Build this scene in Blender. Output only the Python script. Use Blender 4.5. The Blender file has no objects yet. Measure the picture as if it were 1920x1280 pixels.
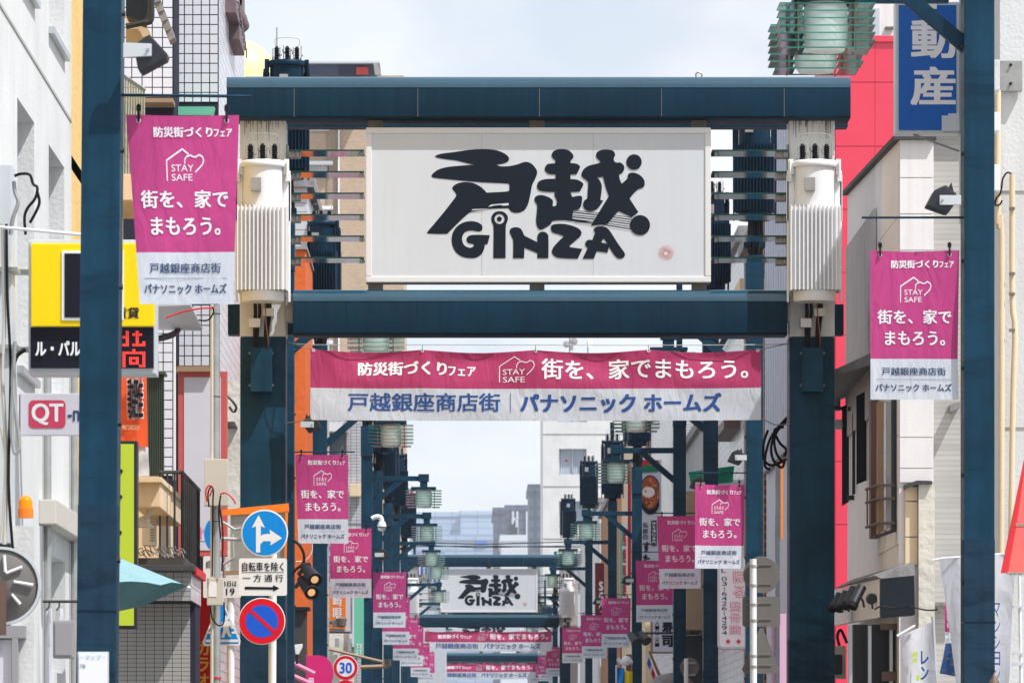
import bpy, bmesh, math, random
from mathutils import Vector, Matrix, geometry
random.seed(7)
SC = bpy.context.scene
COL = SC.collection
# ------------------------------------------------------------------ camera
F = 9900.0            # focal length in pixels of a 1920 wide frame
VX, VY = 880.6, 1448.0
CAMZ = 1.6
cd = bpy.data.cameras.new('camera'); cam = bpy.data.objects.new('camera', cd); COL.objects.link(cam)
cam.location = (0, 0, CAMZ); cam.rotation_euler = (math.radians(90), 0, 0)
cd.sensor_width = 36.0; cd.lens = F / 1920 * 36.0
cd.shift_x = (960 - VX) / 1920; cd.shift_y = (VY - 640) / 1920
cd.clip_start = 0.5; cd.clip_end = 6000
cd.dof.use_dof = True; cd.dof.focus_distance = 63.0; cd.dof.aperture_fstop = 11.0
SC.camera = cam
# ------------------------------------------------------------------ sky and sun
SUN = Vector((0.42, -0.30, 0.86)).normalized()
w = bpy.data.worlds.new('World'); SC.world = w; w.use_nodes = True
nt = w.node_tree; nt.nodes.clear()
out = nt.nodes.new('ShaderNodeOutputWorld')
sky = nt.nodes.new('ShaderNodeTexSky'); sky.sky_type = 'NISHITA'; sky.sun_disc = False
sky.sun_elevation = math.asin(SUN.z); sky.sun_rotation = math.atan2(SUN.x, SUN.y)
sky.air_density = 1.0; sky.dust_density = 1.5; sky.altitude = 50
bg = nt.nodes.new('ShaderNodeBackground'); bg.inputs['Strength'].default_value = 0.12
tc = nt.nodes.new('ShaderNodeTexCoord')
mp = nt.nodes.new('ShaderNodeMapping'); mp.inputs['Scale'].default_value = (1, 1, 1.6)
nz = nt.nodes.new('ShaderNodeTexNoise'); nz.inputs['Scale'].default_value = 9.0; nz.inputs['Detail'].default_value = 7; nz.inputs['Roughness'].default_value = 0.55
rp = nt.nodes.new('ShaderNodeValToRGB'); rp.color_ramp.elements[0].position = 0.36; rp.color_ramp.elements[1].position = 0.62
rp.color_ramp.elements[0].color = (0.62,)*3 + (1,); rp.color_ramp.elements[1].color = (0.95,)*3 + (1,)
nz2 = nt.nodes.new('ShaderNodeTexNoise'); nz2.inputs['Scale'].default_value = 14.0; nz2.inputs['Detail'].default_value = 6
rp2 = nt.nodes.new('ShaderNodeValToRGB'); rp2.color_ramp.elements[0].position = 0.40; rp2.color_ramp.elements[1].position = 0.58
rp2.color_ramp.elements[0].color = (4.35, 4.7, 5.25, 1); rp2.color_ramp.elements[1].color = (5.75, 5.85, 6.05, 1)
mx = nt.nodes.new('ShaderNodeMix'); mx.data_type = 'RGBA'
L = nt.links.new
L(tc.outputs['Generated'], mp.inputs['Vector']); L(mp.outputs[0], nz.inputs['Vector']); L(mp.outputs[0], nz2.inputs['Vector'])
L(nz.outputs['Fac'], rp.inputs['Fac']); L(nz2.outputs['Fac'], rp2.inputs['Fac'])
sx = nt.nodes.new('ShaderNodeSeparateXYZ'); L(tc.outputs['Generated'], sx.inputs[0])
el = nt.nodes.new('ShaderNodeMapRange'); el.inputs['From Min'].default_value = 0.12; el.inputs['From Max'].default_value = 0.75
el.inputs['To Min'].default_value = 1.0; el.inputs['To Max'].default_value = 0.92; L(sx.outputs['Z'], el.inputs['Value'])
ml = nt.nodes.new('ShaderNodeMath'); ml.operation = 'MULTIPLY'; L(rp.outputs['Color'], ml.inputs[0]); L(el.outputs[0], ml.inputs[1])
L(ml.outputs[0], mx.inputs['Factor']); L(sky.outputs['Color'], mx.inputs['A']); L(rp2.outputs['Color'], mx.inputs['B'])
L(mx.outputs['Result'], bg.inputs['Color']); L(bg.outputs[0], out.inputs['Surface'])
sl = bpy.data.lights.new('sun', 'SUN'); sl.energy = 3.8; sl.angle = math.radians(0.55); sl.color = (1.0, 0.99, 0.98)
so = bpy.data.objects.new('sun', sl); COL.objects.link(so)
so.rotation_euler = SUN.to_track_quat('Z', 'Y').to_euler()
SC.view_settings.view_transform = 'Standard'; SC.view_settings.look = 'None'
SC.view_settings.exposure = 0.54; SC.view_settings.gamma = 1.0; SC.view_settings.use_curve_mapping = False
SC.render.engine = 'CYCLES'
SC.cycles.max_bounces = 6; SC.cycles.transparent_max_bounces = 24; SC.cycles.volume_bounces = 1
SC.cycles.use_denoising = True; SC.cycles.sample_clamp_indirect = 6

# ------------------------------------------------------------------ helpers
def P(px, py, Y):
    """a point seen at pixel (px, py) that stands Y metres down the street"""
    return Vector(((px - VX) * Y / F, Y, CAMZ + (VY - py) * Y / F))
def PX(px, Y): return (px - VX) * Y / F
def PZ(py, Y): return CAMZ + (VY - py) * Y / F
def YAT(X, px): return X * F / (px - VX)

def lin(c):
    c = c / 255.0
    return c / 12.92 if c <= 0.04045 else ((c + 0.055) / 1.055) ** 2.4
def RGB(r, g, b, k=1.0): return (lin(r) * k, lin(g) * k, lin(b) * k, 1.0)

class NB:
    def __init__(s, name):
        s.m = bpy.data.materials.new(name); s.m.use_nodes = True; s.t = s.m.node_tree
        s.b = s.t.nodes['Principled BSDF']; s.out = s.t.nodes['Material Output']
        s.tc = s.t.nodes.new('ShaderNodeTexCoord')
    def n(s, k, **kw):
        x = s.t.nodes.new(k)
        for a, v in kw.items():
            if a in x.inputs: x.inputs[a].default_value = v
            else: setattr(x, a, v)
        return x
    def l(s, a, b): s.t.links.new(a, b)

def mat(name, col, rough=0.6, var=0.12, scale=1.5, streak=0.0, dirt=None, bump=0.0, bscale=40.0, metal=0.0, coat=0.0, spec=0.5,
        stripes=None, brick=None, sheen=0.0, smear=0.0):
    """base colour with slow mottling, optional vertical rain streaks, fine bump, board / brick joints"""
    q = NB(name); b = q.b
    b.inputs['Roughness'].default_value = rough; b.inputs['Metallic'].default_value = metal
    b.inputs['Coat Weight'].default_value = coat; b.inputs['Specular IOR Level'].default_value = spec
    obj = q.tc.outputs['Object']
    n1 = q.n('ShaderNodeTexNoise', Scale=scale, Detail=6.0, Roughness=0.6); q.l(obj, n1.inputs['Vector'])
    r1 = q.n('ShaderNodeMapRange'); r1.inputs['From Min'].default_value = 0.3; r1.inputs['From Max'].default_value = 0.7
    r1.inputs['To Min'].default_value = 1 - var; r1.inputs['To Max'].default_value = 1 + var * 0.5
    q.l(n1.outputs['Fac'], r1.inputs['Value'])
    cur = None
    if brick:
        bk = q.n('ShaderNodeTexBrick'); w_, h_, g_, cm, ax = brick
        bk.inputs['Color1'].default_value = col; bk.inputs['Color2'].default_value = tuple(c * 0.84 for c in col[:3]) + (1,)
        bk.inputs['Mortar'].default_value = cm; bk.inputs['Scale'].default_value = 1.0
        bk.inputs['Brick Width'].default_value = w_; bk.inputs['Row Height'].default_value = h_; bk.inputs['Mortar Size'].default_value = g_
        sp = q.n('ShaderNodeSeparateXYZ'); cb = q.n('ShaderNodeCombineXYZ'); q.l(obj, sp.inputs[0])
        q.l(sp.outputs['X' if ax == 'x' else 'Y'], cb.inputs['X']); q.l(sp.outputs['Z'], cb.inputs['Y'])
        q.l(cb.outputs[0], bk.inputs['Vector'])
        cur = bk.outputs['Color']
    mul = q.n('ShaderNodeMix', data_type='RGBA', blend_type='MULTIPLY'); mul.inputs['Factor'].default_value = 1.0
    if cur is not None: q.l(cur, mul.inputs['A'])
    else: mul.inputs['A'].default_value = col
    q.l(r1.outputs['Result'], mul.inputs['B'])
    cur = mul.outputs['Result']
    if streak > 0:
        mpn = q.n('ShaderNodeMapping'); mpn.inputs['Scale'].default_value = (14, 14, 0.5); q.l(obj, mpn.inputs['Vector'])
        n2 = q.n('ShaderNodeTexNoise', Scale=1.0, Detail=4.0, Roughness=0.6); q.l(mpn.outputs[0], n2.inputs['Vector'])
        r2 = q.n('ShaderNodeMapRange'); r2.inputs['From Min'].default_value = 0.45; r2.inputs['From Max'].default_value = 0.75
        r2.inputs['To Max'].default_value = streak; q.l(n2.outputs['Fac'], r2.inputs['Value'])
        m2 = q.n('ShaderNodeMix', data_type='RGBA'); q.l(r2.outputs['Result'], m2.inputs['Factor']); q.l(cur, m2.inputs['A'])
        m2.inputs['B'].default_value = dirt or tuple(c * 0.4 for c in col[:3]) + (1,)
        cur = m2.outputs['Result']
    if smear > 0:                                   # wiped and brushed patches on painted steel
        mps = q.n('ShaderNodeMapping'); mps.inputs['Scale'].default_value = (1.6, 1.6, 5.5); q.l(obj, mps.inputs['Vector'])
        ns = q.n('ShaderNodeTexNoise', Scale=1.0, Detail=5.0, Roughness=0.65, Distortion=0.6); q.l(mps.outputs[0], ns.inputs['Vector'])
        rs = q.n('ShaderNodeMapRange'); rs.inputs['From Min'].default_value = 0.54; rs.inputs['From Max'].default_value = 0.68; rs.inputs['To Max'].default_value = smear
        q.l(ns.outputs['Fac'], rs.inputs['Value'])
        m3 = q.n('ShaderNodeMix', data_type='RGBA'); q.l(rs.outputs['Result'], m3.inputs['Factor']); q.l(cur, m3.inputs['A'])
        m3.inputs['B'].default_value = dirt or tuple(c * 0.4 for c in col[:3]) + (1,)
        cur = m3.outputs['Result']
        rr = q.n('ShaderNodeMapRange'); rr.inputs['To Min'].default_value = rough - .1; rr.inputs['To Max'].default_value = rough + .25
        q.l(ns.outputs['Fac'], rr.inputs['Value']); q.l(rr.outputs['Result'], b.inputs['Roughness'])
    q.l(cur, b.inputs['Base Color'])
    if bump > 0:
        n3 = q.n('ShaderNodeTexNoise', Scale=bscale, Detail=5.0); q.l(obj, n3.inputs['Vector'])
        bp = q.n('ShaderNodeBump', Strength=bump, Distance=0.02); q.l(n3.outputs['Fac'], bp.inputs['Height']); q.l(bp.outputs[0], b.inputs['Normal'])
    return q.m

def cloth_mat(name, col, trans=0.25):
    q = NB(name); b = q.b
    b.inputs['Base Color'].default_value = col; b.inputs['Roughness'].default_value = 0.55; b.inputs['Specular IOR Level'].default_value = 0.25
    mpn = q.n('ShaderNodeMapping'); mpn.inputs['Scale'].default_value = (2.2, 2.2, 0.8); q.l(q.tc.outputs['Object'], mpn.inputs['Vector'])
    n3 = q.n('ShaderNodeTexNoise', Scale=2.6, Detail=4.0, Roughness=0.5, Distortion=0.8); q.l(mpn.outputs[0], n3.inputs['Vector'])
    n4 = q.n('ShaderNodeTexNoise', Scale=260.0, Detail=2.0); q.l(q.tc.outputs['Object'], n4.inputs['Vector'])
    ad = q.n('ShaderNodeMath', operation='MULTIPLY_ADD'); q.l(n4.outputs['Fac'], ad.inputs[0]); ad.inputs[1].default_value = 0.012; q.l(n3.outputs['Fac'], ad.inputs[2])
    bp = q.n('ShaderNodeBump', Strength=0.38, Distance=0.08); q.l(ad.outputs[0], bp.inputs['Height']); q.l(bp.outputs[0], b.inputs['Normal'])
    tr = q.n('ShaderNodeBsdfTranslucent'); tr.inputs['Color'].default_value = col; q.l(bp.outputs[0], tr.inputs['Normal'])
    ms = q.n('ShaderNodeMixShader', Fac=trans); q.l(b.outputs[0], ms.inputs[1]); q.l(tr.outputs[0], ms.inputs[2]); q.l(ms.outputs[0], q.out.inputs['Surface'])
    return q.m

def glass_mat(name, tint, gloss=0.35, body=0.25, bodycol=(0.5, 0.7, 0.65, 1)):
    q = NB(name)
    t = q.n('ShaderNodeBsdfTransparent', Color=tint); g = q.n('ShaderNodeBsdfGlossy', Roughness=0.06); g.inputs['Color'].default_value = (0.85, 0.92, 0.9, 1)
    fr = q.n('ShaderNodeFresnel', IOR=1.55); mr = q.n('ShaderNodeMath', operation='ADD', use_clamp=True); q.l(fr.outputs[0], mr.inputs[0]); mr.inputs[1].default_value = gloss * 0.3
    d = q.n('ShaderNodeBsdfDiffuse', Color=bodycol)
    tl = q.n('ShaderNodeBsdfTranslucent', Color=bodycol); md = q.n('ShaderNodeMixShader', Fac=.5); q.l(d.outputs[0], md.inputs[1]); q.l(tl.outputs[0], md.inputs[2])
    m0 = q.n('ShaderNodeMixShader', Fac=body); q.l(t.outputs[0], m0.inputs[1]); q.l(md.outputs[0], m0.inputs[2])
    m1 = q.n('ShaderNodeMixShader'); q.l(mr.outputs[0], m1.inputs[0]); q.l(m0.outputs[0], m1.inputs[1]); q.l(g.outputs[0], m1.inputs[2])
    q.l(m1.outputs[0], q.out.inputs['Surface'])
    return q.m

def flat(name, col, rough=0.5, emit=0.0, metal=0.0, spec=0.3):
    q = NB(name); q.b.inputs['Specular IOR Level'].default_value = spec if max(col[:3]) > .1 else .12; q.b.inputs['Base Color'].default_value = col; q.b.inputs['Roughness'].default_value = rough; q.b.inputs['Metallic'].default_value = metal
    if emit: q.b.inputs['Emission Color'].default_value = col; q.b.inputs['Emission Strength'].default_value = emit
    n1 = q.n('ShaderNodeTexNoise', Scale=9.0, Detail=4.0); q.l(q.tc.outputs['Object'], n1.inputs['Vector'])
    r = q.n('ShaderNodeMapRange'); r.inputs['To Min'].default_value = max(0.02, rough - 0.12); r.inputs['To Max'].default_value = min(1, rough + 0.12)
    q.l(n1.outputs['Fac'], r.inputs['Value']); q.l(r.outputs[0], q.b.inputs['Roughness'])
    return q.m

class MB:
    def __init__(s): s.v = []; s.f = []; s.m = []
    def add(s, vs, fs, mi=0):
        o = len(s.v); s.v += [Vector(v) for v in vs]; s.f += [tuple(i + o for i in f) for f in fs]; s.m += [mi] * len(fs); return s
    def box(s, a, b, mi=0):
        x0, y0, z0 = min(a[0], b[0]), min(a[1], b[1]), min(a[2], b[2]); x1, y1, z1 = max(a[0], b[0]), max(a[1], b[1]), max(a[2], b[2])
        return s.add([(x0,y0,z0),(x1,y0,z0),(x1,y1,z0),(x0,y1,z0),(x0,y0,z1),(x1,y0,z1),(x1,y1,z1),(x0,y1,z1)],
                     [(0,3,2,1),(4,5,6,7),(0,1,5,4),(1,2,6,5),(2,3,7,6),(3,0,4,7)], mi)
    def cbox(s, c, d, mi=0):
        return s.box((c[0]-d[0]/2, c[1]-d[1]/2, c[2]-d[2]/2), (c[0]+d[0]/2, c[1]+d[1]/2, c[2]+d[2]/2), mi)
    def pbox(s, x0, y0, x1, y1, Y, d, mi=0):
        """box whose front face covers the pixel rectangle when it stands at depth Y"""
        a = P(x0, y1, Y); b = P(x1, y0, Y); return s.box((a.x, Y, a.z), (b.x, Y + d, b.z), mi)
    def prism(s, pts, y0, y1, mi=0):
        """polygon of (x, z) points pushed along y"""
        n = len(pts)
        area = sum(pts[i][0]*pts[(i+1)%n][1]-pts[(i+1)%n][0]*pts[i][1] for i in range(n))
        if area < 0: pts = pts[::-1]
        vs = [(p[0], y0, p[1]) for p in pts] + [(p[0], y1, p[1]) for p in pts]
        fs = [tuple(range(n)), tuple(range(2*n-1, n-1, -1))] + [(i, i+n, (i+1) % n + n, (i+1) % n) for i in range(n)]
        return s.add(vs, fs, mi)
    def ppoly(s, pts, Y, d, mi=0):
        return s.prism([(PX(a, Y), PZ(b, Y)) for a, b in pts], Y, Y + d, mi)
    def prismx(s, pts, x0, x1, mi=0):
        """polygon of (y, z) points pushed along x"""
        n = len(pts)
        area = sum(pts[i][0]*pts[(i+1)%n][1]-pts[(i+1)%n][0]*pts[i][1] for i in range(n))
        if area < 0: pts = pts[::-1]
        vs = [(x0, p[0], p[1]) for p in pts] + [(x1, p[0], p[1]) for p in pts]
        fs = [tuple(range(n-1, -1, -1)), tuple(range(n, 2*n))] + [(i, (i+1) % n, (i+1) % n + n, i+n) for i in range(n)]
        return s.add(vs, fs, mi)
    def tube(s, pts, r, n=8, mi=0, caps=True):
        pts = [Vector(p) for p in pts]
        if len(pts) >= 4 and not isinstance(r, (list, tuple)):        # a hanging cable: round its bends
            o_ = []; m_ = len(pts)
            for i in range(m_ - 1):
                a, b, c_, d = pts[max(i-1, 0)], pts[i], pts[i+1], pts[min(i+2, m_-1)]
                for k in range(4):
                    t = k/4; o_.append(0.5*((2*b) + (c_-a)*t + (2*a-5*b+4*c_-d)*t*t + (3*b-a-3*c_+d)*t**3))
            pts = o_ + [pts[-1]]
        rs = r if isinstance(r, (list, tuple)) else [r] * len(pts)
        o = len(s.v); up = None; fs = []; vs = []
        for i, p in enumerate(pts):
            d = (pts[min(i+1, len(pts)-1)] - pts[max(i-1, 0)]).normalized()
            if up is None:
                up = d.cross(Vector((0, 0, 1)));
                if up.length < 0.01: up = d.cross(Vector((1, 0, 0)))
                up.normalize()
            a = (up - d * up.dot(d)); a = a.normalized() if a.length > 1e-6 else d.orthogonal().normalized(); up = a; b = d.cross(a)
            for k in range(n):
                t = 2*math.pi*k/n; vs.append(p + (a*math.cos(t) + b*math.sin(t)) * rs[i])
        for i in range(len(pts)-1):
            for k in range(n):
                fs.append((i*n+k, i*n+(k+1) % n, (i+1)*n+(k+1) % n, (i+1)*n+k))
        if caps: fs += [tuple(range(n-1, -1, -1)), tuple((len(pts)-1)*n + k for k in range(n))]
        return s.add(vs, fs, mi)
    def lathe(s, c, prof, n=24, mi=0, axis='z'):
        """profile of (radius, height) turned round an axis through c"""
        vs = []; fs = []
        for (r, h) in prof:
            for k in range(n):
                t = 2*math.pi*k/n; a, b = r*math.cos(t), r*math.sin(t)
                vs.append((c[0]+a, c[1]+b, c[2]+h) if axis == 'z' else (c[0]+a, c[1]+h, c[2]+b))
        for i in range(len(prof)-1):
            for k in range(n):
                q = (i*n+k, i*n+(k+1) % n, (i+1)*n+(k+1) % n, (i+1)*n+k)
                fs.append(q if axis == 'z' else q[::-1])
        if prof[0][0] > 1e-6 and abs(prof[0][0] - prof[-1][0]) < 1e-6 and len(prof) > 3:      # a ring: close the profile
            m0 = (len(prof)-1)*n; fs += [(m0+k, m0+(k+1) % n, (k+1) % n, k) for k in range(n)]
        else: fs += [tuple(range(n-1, -1, -1)), tuple((len(prof)-1)*n + k for k in range(n))]
        return s.add(vs, fs, mi)
    def grid(s, fn, nu, nv, mi=0):
        vs = [fn(i/nu, j/nv) for j in range(nv+1) for i in range(nu+1)]
        fs = [(j*(nu+1)+i, (j+1)*(nu+1)+i, (j+1)*(nu+1)+i+1, j*(nu+1)+i+1) for j in range(nv) for i in range(nu)]
        return s.add(vs, fs, mi)

ORG = {}
def mesh_of(mb, mats, org, bev=0.0, smooth=False, name='mesh'):
    me = bpy.data.meshes.new(name)
    me.from_pydata([v - org for v in mb.v], [], mb.f)
    for m_ in (mats if isinstance(mats, (list, tuple)) else [mats]): me.materials.append(m_)
    for p, mi in zip(me.polygons, mb.m): p.material_index = mi
    if bev > 0 or smooth:
        bm = bmesh.new(); bm.from_mesh(me)
        if bev > 0:
            es = [e for e in bm.edges if len(e.link_faces) == 2 and e.calc_face_angle(0) > 0.6]
            bmesh.ops.bevel(bm, geom=es, offset=bev, segments=2, profile=0.7, affect='EDGES', clamp_overlap=True)
        bm.to_mesh(me); bm.free()
    if smooth:
        me.polygons.foreach_set('use_smooth', [True] * len(me.polygons))
        try: me.set_sharp_from_angle(angle=math.radians(40))
        except Exception: pass
    me.update(); return me

def tag(o, label=None, cat=None, group=None, kind=None):
    if label: o['label'] = label
    if cat: o['category'] = cat
    if group: o['group'] = group
    if kind: o['kind'] = kind
    return o
def thing(name, label, cat, loc, group=None, kind=None):
    o = bpy.data.objects.new(name, None); COL.objects.link(o); o.location = loc; o.empty_display_size = 0.1
    ORG[o] = Vector(loc); return tag(o, label, cat, group, kind)
def obj(name, mb, mats, parent=None, bev=0.0, smooth=False, label=None, cat=None, group=None, kind=None):
    if parent is not None: org = ORG[parent]
    else:
        xs = [v.x for v in mb.v]; ys = [v.y for v in mb.v]; zs = [v.z for v in mb.v]
        org = Vector(((min(xs)+max(xs))/2, (min(ys)+max(ys))/2, min(zs)))
    o = bpy.data.objects.new(name, mesh_of(mb, mats, org, bev, smooth, name)); COL.objects.link(o)
    ORG[o] = org
    if parent is not None: o.parent = parent
    else: o.location = org
    return tag(o, label, cat, group, kind)
def copies(name, mesh, offs, parent, kind=None):
    """alike pieces sharing one mesh, each an object of its own"""
    for p in offs:
        o = bpy.data.objects.new(name, mesh); COL.objects.link(o); o.parent = parent; o.location = Vector(p) - ORG[parent]
def copy_tree(o, parent=None):
    c = o.copy(); COL.objects.link(c); ORG[c] = ORG.get(o, Vector())
    if parent is not None: c.parent = parent
    for ch in list(o.children): copy_tree(ch, c)
    return c

# ---- lettering: glyph outlines filled as flat print
_T = {}; TXA = [1.0]     # TXA: surface units along x per unit along y
def glyphs(s, weight=0.0, spacing=1.0):
    k = (s, weight, spacing)
    if k in _T: return _T[k]
    c = bpy.data.curves.new('letters', 'FONT'); c.body = s; c.size = 1; c.offset = weight; c.space_character = spacing; c.resolution_u = 3
    o = bpy.data.objects.new('letters', c); COL.objects.link(o)
    me = bpy.data.meshes.new_from_object(o.evaluated_get(bpy.context.evaluated_depsgraph_get()))
    vs = [(v.co.x, v.co.y) for v in me.vertices]; fs = [tuple(p.vertices) for p in me.polygons]
    bpy.data.objects.remove(o); bpy.data.curves.remove(c); bpy.data.meshes.remove(me)
    x0 = min(v[0] for v in vs); x1 = max(v[0] for v in vs); y0 = min(v[1] for v in vs); y1 = max(v[1] for v in vs)
    r = ([((v[0]-x0)/(x1-x0), (v[1]-y0)/(y1-y0)) for v in vs], fs); _T[k] = r
    return r
def put_text(mb, s, rect, fn, weight=0.0, vertical=False, mi=0, spacing=1.0):
    """rect = x0,y0(top),x1,y1(bottom) in the surface's own units; fn maps (x, y) to a 3D point"""
    x0, y0, x1, y1 = rect
    if vertical:
        n = len(s); h = (y1 - y0) / n
        for i, ch in enumerate(s):
            if ch == ' ': continue
            put_text(mb, ch, (x0, y0 + i*h + h*0.07, x1, y0 + (i+1)*h - h*0.07) if ch not in '-ー・' else ((x0*.55+x1*.45), y0+i*h+h*0.1, (x0*.45+x1*.55), y0+(i+1)*h-h*0.1), fn, weight, False, mi)
        return
    vs, fs = glyphs(s, 0.0, spacing)
    dx = weight * abs(y1 - y0) * TXA[0]; dy = weight * (y1 - y0)
    x0 += dx; x1 -= dx; y0 += dy*.6; y1 -= dy*.6
    for k, (ox, oy) in enumerate([(0, 0)] if weight <= 0 else [(-dx, dy*.6), (dx, -dy*.6), (0, 0), (dx, dy*.6), (-dx, -dy*.6)]):
        pts = [fn(x0 + u*(x1-x0) + ox, y1 - v*(y1-y0) + oy) - Vector((0, .0003*k, 0)) for u, v in vs]
        mb.add(pts, fs, mi)
def poly_fill(mb, loops, fn, mi=0):
    """filled outline (first loop) with holes (other loops) given as 2D points"""
    vl = [[Vector((p[0], -p[1], 0)) for p in lp] for lp in loops]
    tris = geometry.tessellate_polygon(vl); flatp = [p for lp in loops for p in lp]
    mb.add([fn(p[0], p[1]) for p in flatp], [tuple(t) for t in tris], mi)
def smooth_loop(pts, seg=5):
    """closed Catmull-Rom outline; a third item marks a sharp corner"""
    n = len(pts); o = []
    for i in range(n):
        p0, p1, p2, p3 = pts[i-1], pts[i], pts[(i+1) % n], pts[(i+2) % n]
        c1 = len(p1) > 2; c2 = len(p2) > 2
        a = Vector(p1[:2]); d = Vector(p2[:2]); L_ = (d-a).length
        def tan(q0, q1, q2):
            t = Vector(q2[:2]) - Vector(q0[:2]); return t.normalized() * L_ * 0.9 if t.length > 0 else t
        m1 = (d-a) * 0.6 if c1 else tan(p0, p1, p2); m2 = (d-a) * 0.6 if c2 else tan(p1, p2, p3)
        if c1 and c2: o.append((a.x, a.y)); continue
        for k in range(seg):
            t = k/seg; h1 = 2*t**3-3*t*t+1; h2 = t**3-2*t*t+t; h3 = -2*t**3+3*t*t; h4 = t**3-t*t
            q = a*h1 + m1*h2 + d*h3 + m2*h4; o.append((q.x, q.y))
    return o
def circle(cx, cy, r, n=28, r2=None): return [(cx + r*math.cos(2*math.pi*k/n), cy + (r2 or r)*math.sin(2*math.pi*k/n)) for k in range(n)]
def stroke(mb, pts, wd, fn, mi=0, closed=False):
    """a thin painted line of width wd along 2D points"""
    n = len(pts)
    for i in range(n if closed else n-1):
        a = Vector(pts[i]); b = Vector(pts[(i+1) % n]); d = (b-a); 
        if d.length == 0: continue
        d.normalize(); nn = Vector((-d.y, d.x))*wd/2; e = d*wd*0.3
        q = [a-e+nn, b+e+nn, b+e-nn, a-e-nn]; mb.add([fn(*p) for p in q], [(0,1,2,3)], mi)
def pxfn(Y, off=0.004): return lambda x, y: Vector((PX(x, Y), Y - off, PZ(y, Y)))
# ------------------------------------------------------------------ materials
M = {}
M['navy'] = mat('navy_paint', (0.008, 0.048, 0.086, 1), rough=0.36, var=0.4, scale=1.6, streak=0.6, dirt=(0.003, 0.022, 0.044, 1), spec=0.15, smear=.75)
M['navy_coat'] = mat('matt_anti_sticker_coating', (0.014, 0.044, 0.078, 1), rough=0.8, var=0.3, scale=2.5, streak=0.4, dirt=(0.004, 0.016, 0.03, 1), spec=0.2, smear=.7)
M['navy_cap'] = mat('navy_beam_cap_paint', (0.012, 0.060, 0.098, 1), rough=0.22, var=0.15, scale=2, spec=0.8, coat=.3)  # sky sheen put in: lighter and glossier than the beam's own paint
M['navy_beam'] = mat('navy_beam_paint', (0.002, 0.024, 0.047, 1), rough=0.34, var=0.25, scale=1.1, streak=0.65, dirt=(0.001, 0.010, 0.022, 1), spec=0.12, smear=.3)
M['navy_dark'] = mat('navy_paint_transformer', (0.003, 0.022, 0.045, 1), rough=0.42, var=0.2, scale=3, spec=.12)
M['white_paint'] = mat('white_post_paint', (0.70, 0.69, 0.66, 1), rough=0.4, var=0.08, streak=0.3, dirt=(0.36, 0.31, 0.25, 1), scale=2)
M['tr_white'] = mat('white_transformer_paint', (0.80, 0.80, 0.80, 1), rough=0.4, var=0.04, scale=3, streak=0.08, dirt=(0.5, 0.46, 0.4, 1))
M['sign_frame'] = mat('sign_frame_white', (0.72, 0.715, 0.71, 1), rough=0.35, var=0.04)
M['sign_panel'] = mat('sign_panel_white', (0.60, 0.63, 0.665, 1), rough=0.35, var=0.05, scale=.8, streak=0.12, dirt=(0.47, 0.44, 0.41, 1), spec=.3)
M['case_joint'] = flat('pale_joint', (0.42, 0.42, 0.42, 1), .5)
M['ink'] = flat('black_print', (0.010, 0.014, 0.024, 1), 0.5)
M['red_faint'] = flat('faded_red_print', RGB(214, 150, 150), 0.5)
M['steel'] = mat('grey_steel', (0.36, 0.35, 0.33, 1), rough=0.45, var=0.2, scale=8, metal=0.3)
M['galv'] = mat('galvanised_steel', (0.42, 0.43, 0.42, 1), rough=0.4, var=0.22, scale=5, metal=0.5, streak=0.2)
M['brown_metal'] = mat('brown_bracket', (0.17, 0.15, 0.12, 1), rough=0.5, var=0.2, scale=8)
M['black'] = flat('black_rubber', (0.012, 0.012, 0.014, 1), 0.5)
M['black_metal'] = mat('black_metal', (0.018, 0.020, 0.024, 1), rough=0.42, var=0.25, scale=6)
M['copper'] = flat('copper_cable', (0.30, 0.12, 0.08, 1), 0.5)
M['glass'] = glass_mat('green_plate_glass', (0.93, 0.985, 0.97, 1), 0.22, 0.24, (0.84, 0.96, 0.92, 1))
M['glass_grey'] = glass_mat('grey_plate_glass', (0.42, 0.50, 0.48, 1), 1.6, 0.55, (0.24, 0.29, 0.28, 1))
M['slat_edge'] = flat('dark_glass_edge', (0.015, 0.055, 0.045, 1), 0.3)
M['glass_edge'] = flat('glass_cut_edge', (0.02, 0.20, 0.15, 1), 0.25)
M['diffuser'] = flat('lamp_diffuser', (0.86, 0.93, 0.88, 1), 0.45)
M['rod'] = mat('brass_rod', (0.24, 0.22, 0.17, 1), rough=0.5)
M['pink'] = cloth_mat('pink_banner_cloth', RGB(212, 78, 146, 0.88), 0.34)
M['pale'] = cloth_mat('pale_banner_cloth', (0.72, 0.76, 0.82, 1), 0.38)
M['pink2'] = cloth_mat('crimson_banner_cloth', RGB(196, 66, 116, 0.85), 0.2)
M['white_print'] = flat('white_print', (0.80, 0.78, 0.80, 1), 0.6)
M['navy_print'] = flat('navy_print', RGB(38, 62, 104), 0.6)
M['blue_print'] = flat('blue_print', RGB(40, 76, 140), 0.6)
M['line_print'] = flat('thin_grey_print', RGB(130, 142, 160), 0.6)
M['window'] = mat('window_glass', (0.10, 0.13, 0.15, 1), rough=0.08, var=0.5, scale=0.8, spec=0.9)
M['window_pale'] = mat('curtained_window_glass', (0.42, 0.45, 0.47, 1), rough=0.12, var=0.35, scale=1.2, spec=0.8)
M['alu'] = mat('aluminium_frame', (0.50, 0.52, 0.54, 1), rough=0.35, metal=0.4)
M['dark'] = mat('dark_interior', (0.02, 0.02, 0.022, 1), rough=0.6)
M['asphalt'] = mat('asphalt', (0.05, 0.05, 0.052, 1), rough=0.9, bump=0.3)
M['pave'] = mat('paving', (0.30, 0.28, 0.26, 1), rough=0.85, brick=(0.3, 0.15, 0.008, (0.14, 0.13, 0.12, 1), 'x'))
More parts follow.
